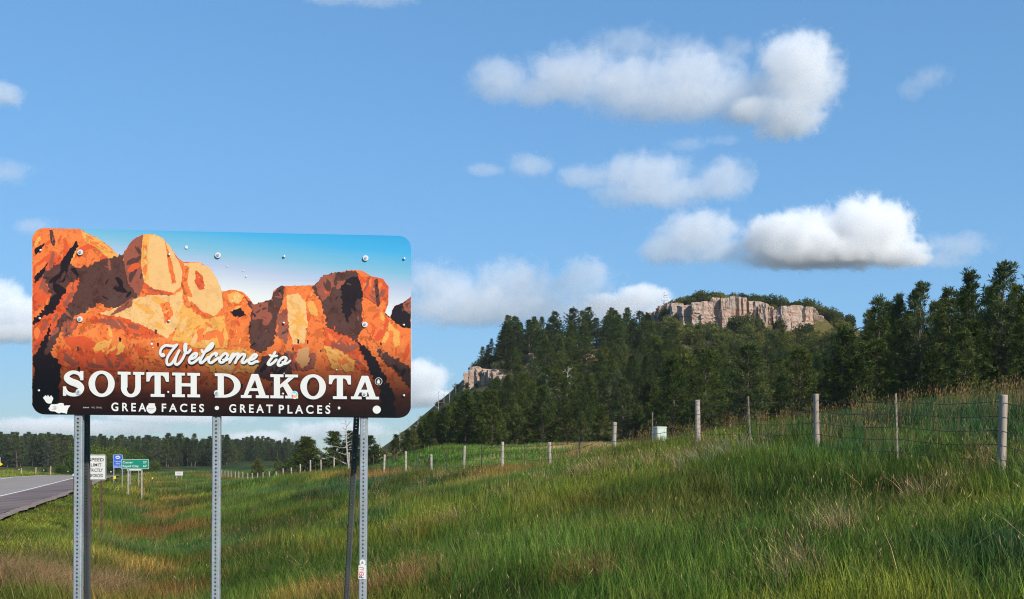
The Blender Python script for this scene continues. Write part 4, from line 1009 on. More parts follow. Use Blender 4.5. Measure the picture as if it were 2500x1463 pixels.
for zi, ((pa, pb), (ta, tb_), cnt, (s0, s1), gap, lab, grp, kinds) in enumerate(ZONES):
    got = 0; tries = 0
    while got < cnt and tries < cnt * 60:
        tries += 1
        p = rng.uniform(pa, pb); t_ = rng.uniform(ta, tb_); yb = float(hill_base(p)); Y = yb + (YC - yb) * t_
        if 1640 < p < 2030 and t_ > .60: continue
        if 1405 < p < 1470 and .60 < t_ < .74: continue                     # the sunny grass gap on the left flank
        if 1150 < p < 1250 and .30 < t_ < .62: continue                     # the lower outcrop stays clear
        x, y = world(p, Y); ki = rng.randrange(len(kinds)); ms = kinds[ki]; s_ = rng.uniform(s0, s1)
        hh = (PH + JH)[(PINES + JUNS).index(ms)]; g = gz(x, y)
        lim = float(np.interp(p, LIMP, LIMY)) + abs(rng.gauss(0, 26 if zi != 6 else 16))
        if 1150 < p < 1320 and Y < 204 and rng.random() < .9: lim = max(lim, 955)
        if zi == 7: lim = 825 + rng.uniform(0, 40)
        if zi == 6: s_ = 1.3
        if 1400 < p < 1462 and Y < 205: lim = max(lim, 888)
        if 1660 < p < 2010 and zi != 5: lim += rng.uniform(0, 60)
        s_ = min(s_, ((HOR - lim) / F * Y - g) / hh)
        if s_ < (.36 if zi != 7 else .2): continue
        if not free(x, y, gap * (1 if tries < cnt * 20 else .7)): continue
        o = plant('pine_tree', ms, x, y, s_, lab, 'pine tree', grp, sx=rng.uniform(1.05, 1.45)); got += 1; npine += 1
        if zi == 0: SKYLINE.append(o)
        if zi == 4: FOOT.append(o)
        if zi == 6: LFOOT.append(o)
        if zi == 5: MID.append(o)
        if zi == 7: BROW.append(o)
        if zi == 3: RRIDGE.append(o)
number(SKYLINE, '%s pine from the left in the skyline row on the ridge left of the cliff')
number(LFOOT, '%s pine from the left in the clump at the left foot of the butte')
number(MID, '%s pine from the left behind the middle of the fence below the cliff slope')
number(BROW, '%s small pine from the left on the brow above the lower outcrop')
number(RRIDGE, '%s pine from the left on the ridge just right of the cliff')
number(FOOT, '%s pine from the left along the meadow edge at the foot of the butte')
# the near stand at the right: tall tops against the sky (px of the top, py of the top, distance, variant)
RST = []
for k, (p, ty, Y, v) in enumerate([(2138,728,96,3),(2165,735,100,6),(2192,722,92,1),(2250,693,90,6),(2228,712,97,3),(2272,735,104,0),(2316,708,86,6),(2338,716,90,1),(2380,664,80,3),(2365,700,88,5),(2410,705,92,0),(2452,646,74,6),(2440,690,84,5),(2480,690,78,2),(2500,720,70,1),(2530,670,78,3),(2120,760,104,5),(2210,760,98,2),(2300,760,94,4),(2350,770,92,2),(2425,760,84,4),(2560,690,72,0),(2290,740,108,6)]):
    x, y = world(p, Y); g = gz(x, y); z = (HOR - ty) / F * Y; v_h = [11.5, 12.5, 10, 12, 9, 11, 13][v]
    free(x, y, .1)
    _o = plant('pine_tree', SLIM[k % 4], x, y, (z - g) / 12.0, 'tall pine', 'pine tree', 'tall pines in the right stand', sx=rng.uniform(.9, 1.15)); npine += 1; RST.append(_o)
number(RST, '%s tall pine from the left in the dark stand at the right edge')
for k in range(46):
    p = rng.uniform(2080, 2560); Y = rng.uniform(66, 100); x, y = world(p, Y)
    if not free(x, y, 2.2): continue
    plant('pine_tree', rng.choice(PINES[:5] + JUNS), x, y, rng.uniform(.45, .8), 'young pine filling the dark understorey of the right stand', 'pine tree', 'young pines in the right stand', sx=1.2); npine += 1
# single pines around the far end of the meadow
for (p, ty, Y, v, lab) in [(748, 1066, 122, 0, 'full pine with two tops standing left of the right sign post'), (758, 1074, 131, 4, 'pine joined to the two topped pine left of the right sign post'), (816, 1055, 118, 2, 'conical pine just left of the leaning sign brace'), (857, 1050, 118, 1, 'ragged pine behind the leaning sign brace'), (868, 1062, 126, 5, 'dark pine half hidden by the right sign post'), (905, 1064, 124, 2, 'dark pine just right of the right sign post')]:
    x, y = world(p, Y); g = gz(x, y); z = (HOR - ty) / F * Y
    plant('pine_tree', PINES[v], x, y, (z - g) / [11.5, 12.5, 10, 12, 9, 11, 13][v], lab, 'pine tree', None, sx=1.95)
for (p, ty, Y, v, lab) in [(630, 1124, 150, 1, 'round dark juniper left in the far meadow behind the small fence posts'), (676, 1120, 146, 0, 'juniper bush beside the round one at the far meadow edge'), (700, 1126, 142, 1, 'low juniper close to the two topped pine'), (775, 1118, 126, 2, 'juniper between the two lone meadow pines'), (842, 1115, 120, 0, 'small juniper right of the conical pine'), (1010, 1050, 128, 2, 'broad juniper at the left foot of the butte'), (965, 1062, 130, 0, 'juniper low on the left foot of the butte'), (1060, 1072, 126, 1, 'squat juniper at the meadow edge right of the broad one')]:
    x, y = world(p, Y); g = gz(x, y); z = (HOR - ty) / F * Y
    plant('juniper', JUNS[v], x, y, max(.25, (z - g) / [6.5, 5, 7.5][v]), lab, 'juniper', None, sx=1.15)
for (pa, pb), (ta, tb_), cnt, lab, grp in [((1200, 1640), (-.05, .5), 34, 'rounded juniper filling a gap between the pines on the left flank', 'junipers on the left flank'), ((1640, 2100), (-.2, .5), 34, 'rounded juniper filling a gap between the pines below the cliff', 'junipers below the cliff')]:
    got = 0; tries = 0
    while got < cnt and tries < 900:
        tries += 1; p = rng.uniform(pa, pb); t_ = rng.uniform(ta, tb_); yb = float(hill_base(p)); x, y = world(p, yb + (YC - yb) * t_)
        if not free(x, y, 2.0): continue
        plant('juniper', rng.choice(JUNS), x, y, rng.uniform(.55, .95), lab, 'juniper', grp, sx=1.15); got += 1
for p, Y, s_, lab in [(1795, 231, 1.5, 'bushy scrub in the notch in front of the cliff'), (1822, 230, 1.7, 'largest bush in front of the middle of the cliff'), (1848, 231, 1.4, 'bush just right of the largest one before the cliff'), (1905, 232, 1.3, 'bush at the foot of the right half of the cliff'), (1972, 233, 1.2, 'bush under the right end of the cliff'), (1735, 231, .9, 'small bush under the left half of the cliff')]:
    x, y = world(p, Y); free(x, y, .1); plant('shrub', BUSH[2], x, y, s_, lab, 'shrub', None, parts=('stem', 'foliage'))
# scrub below and on the cliff, and on the bare left ridge
SPECS = [((1640, 2040), (.45, .76), 66, (.75, 1.25), 2.0, 'rounded scrub oak on the steep slope under the cliff', 'scrub on the slope under the cliff'),
         ((1500, 1660), (.70, 1.0), 26, (.7, 1.15), 2.0, 'dark scrub on the shaded shoulder left of the cliff', 'scrub left of the cliff'),
         ((1640, 2080), (.87, .97), 80, (.75, 1.35), 1.5, 'low green scrub growing along the cliff top', 'scrub on the cliff top'),
         ((880, 1180), (.35, 1.0), 44, (.35, .7), 2.0, 'low scrub on the bare left ridge of the butte', 'scrub on the left ridge'),
         ((1160, 1260), (.72, 1.0), 12, (.5, .9), 2.0, 'scrub crowning the lower outcrop', 'scrub on the lower outcrop')]
for (pa, pb), (ta, tb_), cnt, (s0, s1), gap, lab, grp in SPECS:
    got = 0; tries = 0
    while got < cnt and tries < cnt * 30:
        tries += 1; p = rng.uniform(pa, pb); t_ = rng.uniform(ta, tb_); yb = float(hill_base(p)); x, y = world(p, yb + (YC - yb) * t_)
        if not free(x, y, gap): continue
        plant('shrub', rng.choice(BUSH), x, y, rng.uniform(s0, s1), lab, 'shrub', grp, parts=('stem', 'foliage')); got += 1
# dead trees
def dead_mesh(seed, h, nb=16, spread=1.0, top=.98):
    rs = random.Random(seed); b = MB(); bx, by = rs.uniform(-.3, .3), rs.uniform(-.3, .3)
    ax = lambda q: Vector((bx * math.sin(q * 2), by * math.sin(q * 2.3), h * q)); b.tube([ax(-.05)] + [ax(q / 6) for q in range(7)], [.018 * h] + [.016 * h * (1 - q / 6.6) + .01 for q in range(7)], 6)
    bb = MB()
    for k in range(nb):
        q = rs.uniform(.3, top); a = rs.uniform(0, 6.28); L = spread * h * .26 * (1.15 - q) * rs.uniform(.5, 1.4) + .25; d = Vector((math.cos(a), math.sin(a), rs.uniform(-.1, .7))).normalized(); p = ax(q); e = p + d * L
        bb.tube([p, p + d * L * .5 + Vector((0, 0, rs.uniform(-.1, .1))), e], [.035, .024, .012], 4, False)
        for j in range(3):
            s = p.lerp(e, rs.uniform(.4, .95)); bb.tube([s, s + (d + Vector((rs.uniform(-1, 1), rs.uniform(-1, 1), rs.uniform(-.2, .9)))).normalized() * L * .4], [.014, .006], 3, False)
    return b.mesh('trunk', GREYWOOD), bb.mesh('branches', GREYWOOD)
DEADS = [dead_mesh(1, 5.2, 22, 1.5), dead_mesh(2, 8, 20), dead_mesh(3, 5, 8, .7), dead_mesh(4, 6.5, 10, .6)]
for p, ty, Y, v, lab in [(1620, 713, 258, 0, 'bare dead tree standing against the cloud at the left end of the cliff'), (1113, 928, 240, 2, 'pale dead snag on the left ridge nearest the lower outcrop'), (1098, 938, 236, 3, 'second pale snag on the left ridge below the outcrop'), (1128, 935, 232, 2, 'leaning snag beside the foot of the lower outcrop'), (1084, 948, 243, 2, 'short grey snag midway down the left ridge'), (1020, 1010, 190, 3, 'tall pale snag low on the left ridge above the junipers'), (1000, 1024, 196, 2, 'small snag low on the left ridge near the sign'), (975, 1045, 186, 2, 'bleached snag with fanned branches close to the sign corner'), (926, 1060, 180, 3, 'lowest pale snag on the left ridge behind the right sign post'), (1345, 905, 150, 1, 'grey dead pine inside the wood on the left flank'), (1388, 895, 148, 1, 'taller grey dead pine inside the wood right of the other dead one'), (855, 1018, 117, 1, 'bare dead treetop rising behind the leaning sign brace'), (1760, 862, 150, 3, 'dead pole with stub branches in the wood below the cliff'), (1070, 955, 226, 2, 'thin snag leaning left on the left ridge')]:
    x, y = world(p, Y); g = gz(x, y); z = (HOR - ty) / F * Y; hh = [5.2, 8, 5, 6.5][v]
    ms = DEADS[v]; o = plant('dead_tree', ms, x, y, max(.4, (z - g) / hh) if v != 1 else 1.0, lab, 'dead tree', None, parts=('trunk', 'branches'), z=(z - hh if v == 1 else None))
# the far wood across the left: one mass
def scatter(name, pts, rots, scls, idx, meshes, extra=None, label=None, cat=None):
    me = bpy.data.meshes.new(name); me.from_pydata([tuple(p) for p in pts], [], []); n = len(pts)
    for nm, dt, arr in (('rot', 'FLOAT_VECTOR', rots), ('scl', 'FLOAT_VECTOR', scls), ('idx', 'INT', idx)) + (tuple(extra) if extra else ()):
        at = me.attributes.new(nm, dt, 'POINT')
        at.data.foreach_set('vector' if dt == 'FLOAT_VECTOR' else ('color' if dt == 'FLOAT_COLOR' else 'value'), np.asarray(arr).ravel().astype(np.int32 if dt == 'INT' else np.float32))
    col = bpy.data.collections.new(name + '_kinds')
    for k, m_ in enumerate(meshes):
        o = bpy.data.objects.new('%s_%02d' % (name, k), m_); col.objects.link(o)
    ng = bpy.data.node_groups.new(name, 'GeometryNodeTree'); ng.interface.new_socket('Geometry', in_out='INPUT', socket_type='NodeSocketGeometry'); ng.interface.new_socket('Geometry', in_out='OUTPUT', socket_type='NodeSocketGeometry')
    N = ng.nodes; i = N.new('NodeGroupInput'); o = N.new('NodeGroupOutput'); iop = N.new('GeometryNodeInstanceOnPoints'); ci = N.new('GeometryNodeCollectionInfo'); ci.inputs[0].default_value = col; ci.inputs[1].default_value = True; ci.inputs[2].default_value = True
    def na(nm, dt): q = N.new('GeometryNodeInputNamedAttribute'); q.data_type = dt; q.inputs[0].default_value = nm; return q.outputs[0]
    e2r = N.new('FunctionNodeEulerToRotation'); lk = ng.links.new
    lk(i.outputs[0], iop.inputs['Points']); lk(ci.outputs[0], iop.inputs['Instance']); iop.inputs['Pick Instance'].default_value = True
    lk(na('idx', 'INT'), iop.inputs['Instance Index']); lk(na('rot', 'FLOAT_VECTOR'), e2r.inputs[0]); lk(e2r.outputs[0], iop.inputs['Rotation']); lk(na('scl', 'FLOAT_VECTOR'), iop.inputs['Scale']); lk(iop.outputs[0], o.inputs[0])
    ob = link(name, me); md = ob.modifiers.new('scatter', 'NODES'); md.node_group = ng
    return tag(ob, label, cat, kind='stuff')
def join2(a, b, name, mat=None):
    va = np.array([v.co[:] for v in a.vertices]); vb = np.array([v.co[:] for v in b.vertices]); k = len(va)
    me = mesh(name, np.vstack([va, vb]).tolist(), [tuple(p.vertices) for p in a.polygons] + [tuple(i + k for i in p.vertices) for p in b.polygons])
    me.materials.append(a.materials[0]); me.materials.append(mat or b.materials[0])
    na = len(a.polygons); me.polygons.foreach_set('material_index', [0] * na + [1] * len(b.polygons))
    at = me.attributes.new('tuft', 'FLOAT', 'POINT'); tv = np.zeros(len(b.vertices), np.float32); b.attributes['tuft'].data.foreach_get('value', tv); at.data.foreach_set('value', np.concatenate([np.zeros(k, np.float32), tv]))
    return me
FARM = [join2(*PINES[k], 'far_pine', FARP) for k in (0, 1, 2, 4, 5)]
rs = np.random.RandomState(9); pts = []
for k in range(1300):
    Y = rs.uniform(300, 480); p = rs.uniform(-260, 760) ; x = (p - CX) / F * Y
    if p > 560 and Y < 330 + (p - 560) * .4: continue
    pts.append((x, Y))
pts = np.array(pts); z = height(pts[:, 0], pts[:, 1]) - .3; n = len(pts); sc = rs.uniform(.75, 1.12, n) * np.interp(CX + F * pts[:, 0] / pts[:, 1], [-200, 0, 200, 450, 700, 760], [.84, .82, .76, .72, .68, .62])
scatter('far_pine_wood', np.column_stack([pts, z]), np.column_stack([np.zeros(n), np.zeros(n), rs.uniform(0, 6.28, n)]), np.column_stack([sc * 1.15, sc * 1.15, sc]), rs.randint(0, len(FARM), n), FARM, None,
        'dense dark pine wood along the far horizon behind the road and sign posts', 'wood')
# broadleaf trees at the end of the road, in front of the far wood
for k, (p, ty, Y, v, s, lab) in enumerate([(185, 1098, 236, 0, 1.0, 'bright green broadleaf tree behind the left sign post'), (240, 1080, 246, 1, 1.1, 'taller broadleaf tree above the speed limit sign'), (290, 1086, 250, 0, 1.1, 'broadleaf tree behind the blue sign'), (335, 1098, 246, 1, 1.0, 'broadleaf tree behind the green distance sign'), (375, 1122, 240, 0, .7, 'small broadleaf tree right of the green distance sign'), (150, 1128, 226, 1, .7, 'dark low broadleaf tree at the end of the road'), (110, 1138, 222, 0, .5, 'low bush at the road crest left of the dark tree'), (270, 1128, 228, 0, .7, 'low broadleaf bush below the blue sign')]):
    x, y = world(p, Y); g = gz(x, y); z = (HOR - ty) / F * Y
    plant('broadleaf_tree', BIGB[v], x, y, (z - g) / [7.4, 6.9][v], lab, 'tree', None, parts=('trunk', 'crown'), sx=1.1)
# ------------------------------------------------------------------ cliffs
def rockmat():
    m, t, b = newmat('pink_sandstone'); pos = nd(t, 'ShaderNodeNewGeometry').outputs['Position']; oi = nd(t, 'ShaderNodeObjectInfo')
    mp = nd(t, 'ShaderNodeMapping'); mp.inputs['Scale'].default_value = (.16, .16, 2.2); t.links.new(pos, mp.inputs[0])
    n1 = noise(t, mp.outputs[0], 1.1, 6, .6, .4); n2 = noise(t, pos, .35, 4); n3 = noise(t, pos, 2.2, 5, .65)
    c = ramp(t, n1, [(.30, (.15, .08, .055)), (.46, (.37, .24, .175)), (.7, (.48, .35, .27))])
    c = mixc(t, ramp(t, n2, [(.45, (0, 0, 0)), (.65, (.75, .75, .75))]), c, (.36, .31, .27, 1))
    c = mixc(t, ramp(t, n3, [(.3, (.55, .55, .55)), (.45, (0, 0, 0))]), c, (.09, .06, .05, 1))
    t.links.new(c, b.inputs['Base Color']); b.inputs['Roughness'].default_value = .95; b.inputs['Specular IOR Level'].default_value = .1
    bump(t, b, n3, .9, .25); return m
ROCK = rockmat()
def block_mesh(seed):
    """a joint bounded block with broken edges, unit size, origin at its foot"""
    rs = random.Random(seed); bm = bmesh.new(); bmesh.ops.create_cube(bm, size=1.0)
    bmesh.ops.subdivide_edges(bm, edges=bm.edges[:], cuts=6, use_grid_fill=True)
    from mathutils import noise as mn
    o = Vector((seed * 7.3, seed * 3.1, 0))
    for v in bm.verts:
        c = v.co.copy(); k = Vector((math.copysign(abs(c[q] * 2) ** .9, c[q]) / 2 for q in range(3)))
        rnd = k.normalized() * .62; k = k.lerp(rnd, .18)
        q = Vector((c.x * 3, c.y * 3, c.z * 2)) + o
        k += Vector((mn.noise(q), mn.noise(q + Vector((9, 0, 0))), mn.noise(q + Vector((0, 9, 0))) * .7)) * .11
        k += Vector((mn.noise(q * 2.7), mn.noise(q * 2.7 + Vector((5, 5, 0))), 0)) * .05
        led = (math.sin(c.z * 14 + seed) + .7 * math.sin(c.z * 29 + seed * 2)) * .035; k.x *= 1 + led; k.y *= 1 + led
        v.co = k + Vector((0, 0, .5))
    me = bpy.data.meshes.new('rock_block'); bm.to_mesh(me); bm.free(); me.materials.append(ROCK); return me
BLK_ = [block_mesh(s) for s in range(1, 10)]
def cliff(name, label, path, tops, bases, step, tiers, seed, dep=3.0):
    """path: (px, distance) of the face; tops / bases: photograph heights along it"""
    rs = random.Random(seed); p0 = path[0][0]; p1 = path[-1][0]
    px = [q[0] for q in path]; py = [q[1] for q in path]
    mid = (p0 + p1) / 2; Ym = float(np.interp(mid, px, py)); xm, ym = world(mid, Ym)
    root = empty(name, (xm, ym, gz(xm, ym))); tag(root, label, 'cliff', kind='structure'); O = Vector(root.location)
    p = p0
    while p < p1:
        w_ = rs.uniform(*step); c = p + w_ / 2; Y = float(np.interp(c, px, py)) + rs.uniform(-.9, .9)
        top = (HOR - float(np.interp(c, *tops)) + rs.uniform(-4, 3)) / F * Y; bot = (HOR - float(np.interp(c, *bases))) / F * Y - 1.5
        x, y = world(c, Y); wm = w_ / F * Y
        dY = float(np.interp(c + 3, px, py) - np.interp(c - 3, px, py)) / (6 / F * Y); ang = math.atan(dY)
        nt_ = rs.choice(tiers); cuts = [0] + sorted(rs.uniform(.3, .75) for _ in range(nt_ - 1)) + [1]
        for k in range(nt_):
            z0 = bot + (top - bot) * cuts[k]; z1 = bot + (top - bot) * cuts[k + 1]
            back = k * rs.uniform(.15, .8) + rs.uniform(-.3, .5); split = 2 if (k == nt_ - 1 and rs.random() < .45) else 1
            for s in range(split):
                ww = wm / split; off = (s - (split - 1) / 2) * ww
                zz = z1 - (rs.uniform(0, .7) if split == 2 else 0)
                o = link('rock_block', rs.choice(BLK_), root, Vector((x + off * math.cos(ang), y + dep / 2 + back + off * math.sin(ang), z0 - .25)) - O, (rs.uniform(-.04, .04), rs.uniform(-.04, .04), ang + rs.choice([0, math.pi]) + rs.uniform(-.12, .12)), (ww * 1.1, dep, (zz - z0 + .3)))
        p += w_ * .97
    return root
cliff('rock_cliff', 'pink sandstone cliff of broken blocks crowning the butte', [(1590, 262), (1640, 250), (1686, 236), (1800, 237), (1850, 240), (1900, 238), (1960, 239), (2000, 241), (2040, 250)],
      ([1590, 1635, 1690, 1740, 1760, 1800, 1830, 1870, 1900, 1950, 1985, 2005, 2040], [765, 738, 741, 727, 722, 722, 732, 735, 750, 742, 746, 768, 775]),
      ([1590, 1635, 1690, 1760, 1800, 1860, 1920, 1960, 2010, 2040], [798, 806, 808, 812, 808, 800, 808, 814, 820, 810]), (10, 30), [2, 3, 3, 4], 4)
cliff('rock_outcrop', 'smaller pinkish rock outcrop half hidden by pines on the left ridge', [(1140, 236), (1165, 220), (1200, 214), (1250, 205), (1290, 205)],
      ([1140, 1160, 1200, 1240, 1270, 1290], [912, 894, 903, 910, 916, 928]), ([1140, 1160, 1200, 1250, 1290], [930, 948, 962, 970, 975]), (9, 20), [2, 3], 8, 2.5)
for p, ty, Y, w_, lab in [(1312, 868, 236, 4.0, 'tan rock ledge showing between pines on the left flank'), (1430, 868, 232, 3.0, 'small ledge in the sunny gap between the pines')]:
    x, y = world(p, Y); o = link('boulder', BLK_[2], None, (x, y, gz(x, y) - .6), (0, .1, .3), (w_, 2.0, 1.8)); tag(o, lab, 'rock')
rs_ = random.Random(8)
# ------------------------------------------------------------------ grass
def grass_mat(name, attr='col', mul=1.0, trans=.22):
    m, t, b = newmat(name)
    at = nd(t, 'ShaderNodeAttribute', attribute_name=attr); at.attribute_type = 'INSTANCER'
    tip = nd(t, 'ShaderNodeAttribute', attribute_name='tuft')
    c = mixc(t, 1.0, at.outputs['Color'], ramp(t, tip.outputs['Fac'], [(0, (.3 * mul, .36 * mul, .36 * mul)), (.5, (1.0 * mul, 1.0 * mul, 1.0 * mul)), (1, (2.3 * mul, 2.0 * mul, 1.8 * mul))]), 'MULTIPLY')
    t.links.new(c, b.inputs['Base Color']); b.inputs['Roughness'].default_value = .6; b.inputs['Specular IOR Level'].default_value = .1
    tr = nd(t, 'ShaderNodeBsdfTranslucent'); t.links.new(c, tr.inputs['Color']); mx = nd(t, 'ShaderNodeMixShader'); mx.inputs[0].default_value = trans
    o = t.nodes['Material Output']; t.links.new(b.outputs[0], mx.inputs[1]); t.links.new(tr.outputs[0], mx.inputs[2]); t.links.new(mx.outputs[0], o.inputs['Surface'])
    return m
GRASS = grass_mat('grass_blades')
def clump(seed, n, rad_, h0, h1, w, lean=.4, wind=(.05, .02), seg=3, head=0.0, mat=GRASS):
    rs = np.random.RandomState(seed); V = []; Fc = []; T = []
    for k in range(n):
        a = rs.uniform(0, 6.283); r = rad_ * math.sqrt(rs.rand()); x, y = r * math.cos(a), r * math.sin(a)
        h = rs.uniform(h0, h1); b = rs.uniform(0, 6.283); l = lean * abs(rs.normal()) * h * .6 + .02
        dx, dy = math.cos(b) * l + wind[0] * h, math.sin(b) * l + wind[1] * h; s = rs.uniform(0, 6.283); sx, sy = math.cos(s), math.sin(s); ww = w * rs.uniform(.6, 1.3)
        tn = np.clip(rs.normal(.5, .25), 0, 1); i0 = len(V)
        for q in range(seg):
            u = q / seg; wd = ww * (1 - u * .75); cx_, cy_, cz = x + dx * u ** 1.8, y + dy * u ** 1.8, h * (u - .12 * u * u * l / h)
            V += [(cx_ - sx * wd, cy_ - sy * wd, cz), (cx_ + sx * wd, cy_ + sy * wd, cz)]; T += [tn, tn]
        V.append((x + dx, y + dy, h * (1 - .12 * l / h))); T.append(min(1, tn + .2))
        for q in range(seg - 1): Fc.append((i0 + 2 * q, i0 + 2 * q + 1, i0 + 2 * q + 3, i0 + 2 * q + 2))
        Fc.append((i0 + 2 * seg - 2, i0 + 2 * seg - 1, i0 + 2 * seg))
        if head and rs.rand() < head:                                  # seed head
            e = np.array(V[-1]); d = np.array([dx, dy, h]) / h; d /= np.linalg.norm(d); j0 = len(V)
            hl = rs.uniform(.05, .09); hw = .0035
            V += [tuple(e - d * .02), tuple(e + d * hl * .4 + np.array([sx, sy, 0]) * hw), tuple(e + d * hl), tuple(e + d * hl * .4 - np.array([sx, sy, 0]) * hw)]; T += [.95] * 4; Fc.append((j0, j0 + 1, j0 + 2, j0 + 3))
    me = mesh('grass_clump', V, Fc, mat); at = me.attributes.new('tuft', 'FLOAT', 'POINT'); at.data.foreach_set('value', np.array(T, np.float32)); return me
GN_ = [clump(s, 52, .2, .06, .30, .0038, .75) for s in range(3)] + [clump(9, 20, .22, .2, .46, .0044, 1.0)]                     # near
GM_ = [clump(s + 10, 60, .4, .12, .34, .008, .6, seg=2) for s in range(4)]           # middle distance
GF_ = [clump(s + 20, 70, .9, .22, .45, .018, seg=2) for s in range(3)]           # far
GT_ = [clump(s + 30, 16, .25, .5, .85, .003, .25, (.05, .03), 3, .8) for s in range(3)]   # tall stems with seed heads
rs = np.random.RandomState(4)
def wedge(r0, r1, dens, ang=R(31)):
    n = int(dens * ang * (r1 * r1 - r0 * r0)); r = np.sqrt(rs.uniform(r0 * r0, r1 * r1, n)); a = rs.uniform(-ang, ang, n); return r * np.sin(a), r * np.cos(a)
X = []; Yv = []; ID = []; SC = []
for r0, r1, dens, base, nk, s0, s1 in ((5.5, 13, 46, 0, 4, .8, 1.2), (13, 24, 34, 0, 4, .85, 1.3), (24, 42, 11, 4, 4, .85, 1.3), (42, 75, 4.2, 4, 4, 1.0, 1.6), (75, 150, 1.1, 8, 3, .9, 1.3), (150, 230, .35, 8, 3, 1.0, 1.6)):
    x, y = wedge(r0, r1, dens); X.append(x); Yv.append(y); ID.append(base + rs.randint(0, nk, len(x))); SC.append(rs.uniform(s0, s1, len(x)))
X = np.concatenate(X); Yv = np.concatenate(Yv); ID = np.concatenate(ID); SC = np.concatenate(SC)
rr_ = X + RN * Yv
p = CX + F * X / Yv
keep = ((rr_ > ROAD_R + .28 + .3 * fbm(X * .7, Yv * .7, 8)) | (rr_ < ROAD_L - .5)) & ~((Yv > hill_base(p) + 30) & (p > 850))
X, Yv, ID, SC = X[keep], Yv[keep], ID[keep], SC[keep]
n = len(X); Z = height(X, Yv) - .01
edge_ = np.clip((X + RN * Yv - ROAD_R - .5) / 2.5, 0.35, 1); edge_ = np.where(X + RN * Yv < ROAD_L, .8, edge_)
patch = .4 + 1.2 * fbm(X * .5, Yv * .4, 61)
sz = SC * edge_ * patch
C = grass_col(X, Yv) * rs.uniform(.78, 1.25, n)[:, None]; C[:, 0] *= rs.uniform(.8, 1.3, n)
dry = rs.rand(n) < .05; C[dry] = C[dry] * .4 + np.array([.22, .17, .08]) * .6
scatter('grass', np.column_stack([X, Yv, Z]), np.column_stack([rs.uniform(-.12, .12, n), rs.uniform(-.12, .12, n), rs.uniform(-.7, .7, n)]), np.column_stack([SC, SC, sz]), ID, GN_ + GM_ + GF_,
        [('col', 'FLOAT_COLOR', np.column_stack([C, np.ones(n)]))], 'thick green and yellowish roadside grass covering the ditch and the bank', 'grass')
# tall seeding stems: along the fence, on the crest and here and there in the sward
xs, ys = wedge(14, 48, 2.6); nn = xs + FN * ys
k = ((nn > 14) & (nn < 24) & (ys < 40)) | (rs.rand(len(xs)) < .04)
k &= xs + RN * ys > ROAD_R + 1.2
xs, ys = xs[k], ys[k]; n = len(xs); q = rs.uniform(.55, 1.0, n)
red = rs.rand(n)[:, None]; C = np.array([.22, .115, .06]) * red + np.array([.17, .16, .06]) * (1 - red)
scatter('seeding_grass', np.column_stack([xs, ys, height(xs, ys)]), np.column_stack([np.zeros(n), np.zeros(n), rs.uniform(-.6, .6, n)]), np.column_stack([q, q, q]), rs.randint(0, 3, n), GT_,
        [('col', 'FLOAT_COLOR', np.column_stack([C, np.ones(n)]))], 'tall thin grass stems with reddish seed heads along the fence and crest', 'grass')
STK = [clump(s + 90, 5, .3, .4, .75, .0026, .9, (.05, 0), 3, .5) for s in range(4)]
xs, ys = wedge(7, 34, 1.1); k = (xs + RN * ys > ROAD_R + 1.5) & (fbm(xs * .3, ys * .3, 81) > .45); xs, ys = xs[k], ys[k]; n = len(xs); q = rs.uniform(.6, 1.1, n)
scatter('dry_stalks', np.column_stack([xs, ys, height(xs, ys)]), np.column_stack([rs.uniform(-.3, .3, n), rs.uniform(-.3, .3, n), rs.uniform(0, 6.28, n)]), np.column_stack([q, q, q]), rs.randint(0, 4, n), STK,
        [('col', 'FLOAT_COLOR', np.column_stack([np.array([.30, .25, .13]) * rs.uniform(.6, 1.3, n)[:, None], np.ones(n)]))], 'single pale dry stalks rising out of the green sward', 'grass')
# dry tan tufts at the places where the photograph shows them: (px, py, distance, spread, count)
DT = [clump(s + 50, 34, .2, .25, .6, .0035, .7, (-.25, .05), 3, .2) for s in range(3)]
pts = []; cols = []
def on_ground(px, py):
    Ys = np.linspace(6, 200, 4000); xs_ = (px - CX) / F * Ys; zz = (HOR - py) / F * Ys; d = zz - height(xs_, Ys); k = np.argmax(d < 0); return float(xs_[k]), float(Ys[k])
for px, py, sp_, cnt, cl in [(1085, 1166, 1.0, 22, 0), (1170, 1178, .8, 16, 0), (1060, 1285, .6, 26, 0), (1400, 1158, .9, 22, 0), (1440, 1150, .6, 10, 0), (1275, 1220, .5, 8, 0), (1740, 1115, .7, 16, 1), (1690, 1108, .4, 10, 0), (2330, 1190, .5, 12, 0), (2370, 1150, .4, 8, 0), (900, 1180, .8, 14, 0), (930, 1210, .9, 12, 0), (2060, 1290, .25, 8, 0), (1960, 1410, .3, 12, 0), (960, 1440, .5, 26, 2), (1000, 1420, .5, 20, 2), (880, 1450, .4, 16, 2), (1450, 1425, .3, 12, 2), (700, 1280, .8, 18, 2), (1600, 1130, .5, 8, 0), (1530, 1135, .6, 8, 0)]:
    x, y = on_ground(px, py + 12)
    for k in range(cnt): pts.append((x + rs.normal() * sp_, y + rs.normal() * sp_ * .8)); cols.append([(.34, .25, .13), (.36, .33, .26), (.24, .14, .06)][cl])
pts = np.array(pts); n = len(pts); q = rs.uniform(.6, 1.1, n)
scatter('dry_grass', np.column_stack([pts, height(pts[:, 0], pts[:, 1])]), np.column_stack([rs.uniform(-.2, .2, n), rs.uniform(-.2, .2, n), rs.uniform(-.8, .8, n)]), np.column_stack([q, q, q]), rs.randint(0, 3, n), DT,
        [('col', 'FLOAT_COLOR', np.column_stack([np.array(cols) * rs.uniform(.7, 1.2, n)[:, None], np.ones(n)]))], 'scattered tufts of dry tan grass on the bank and below the fence', 'grass')
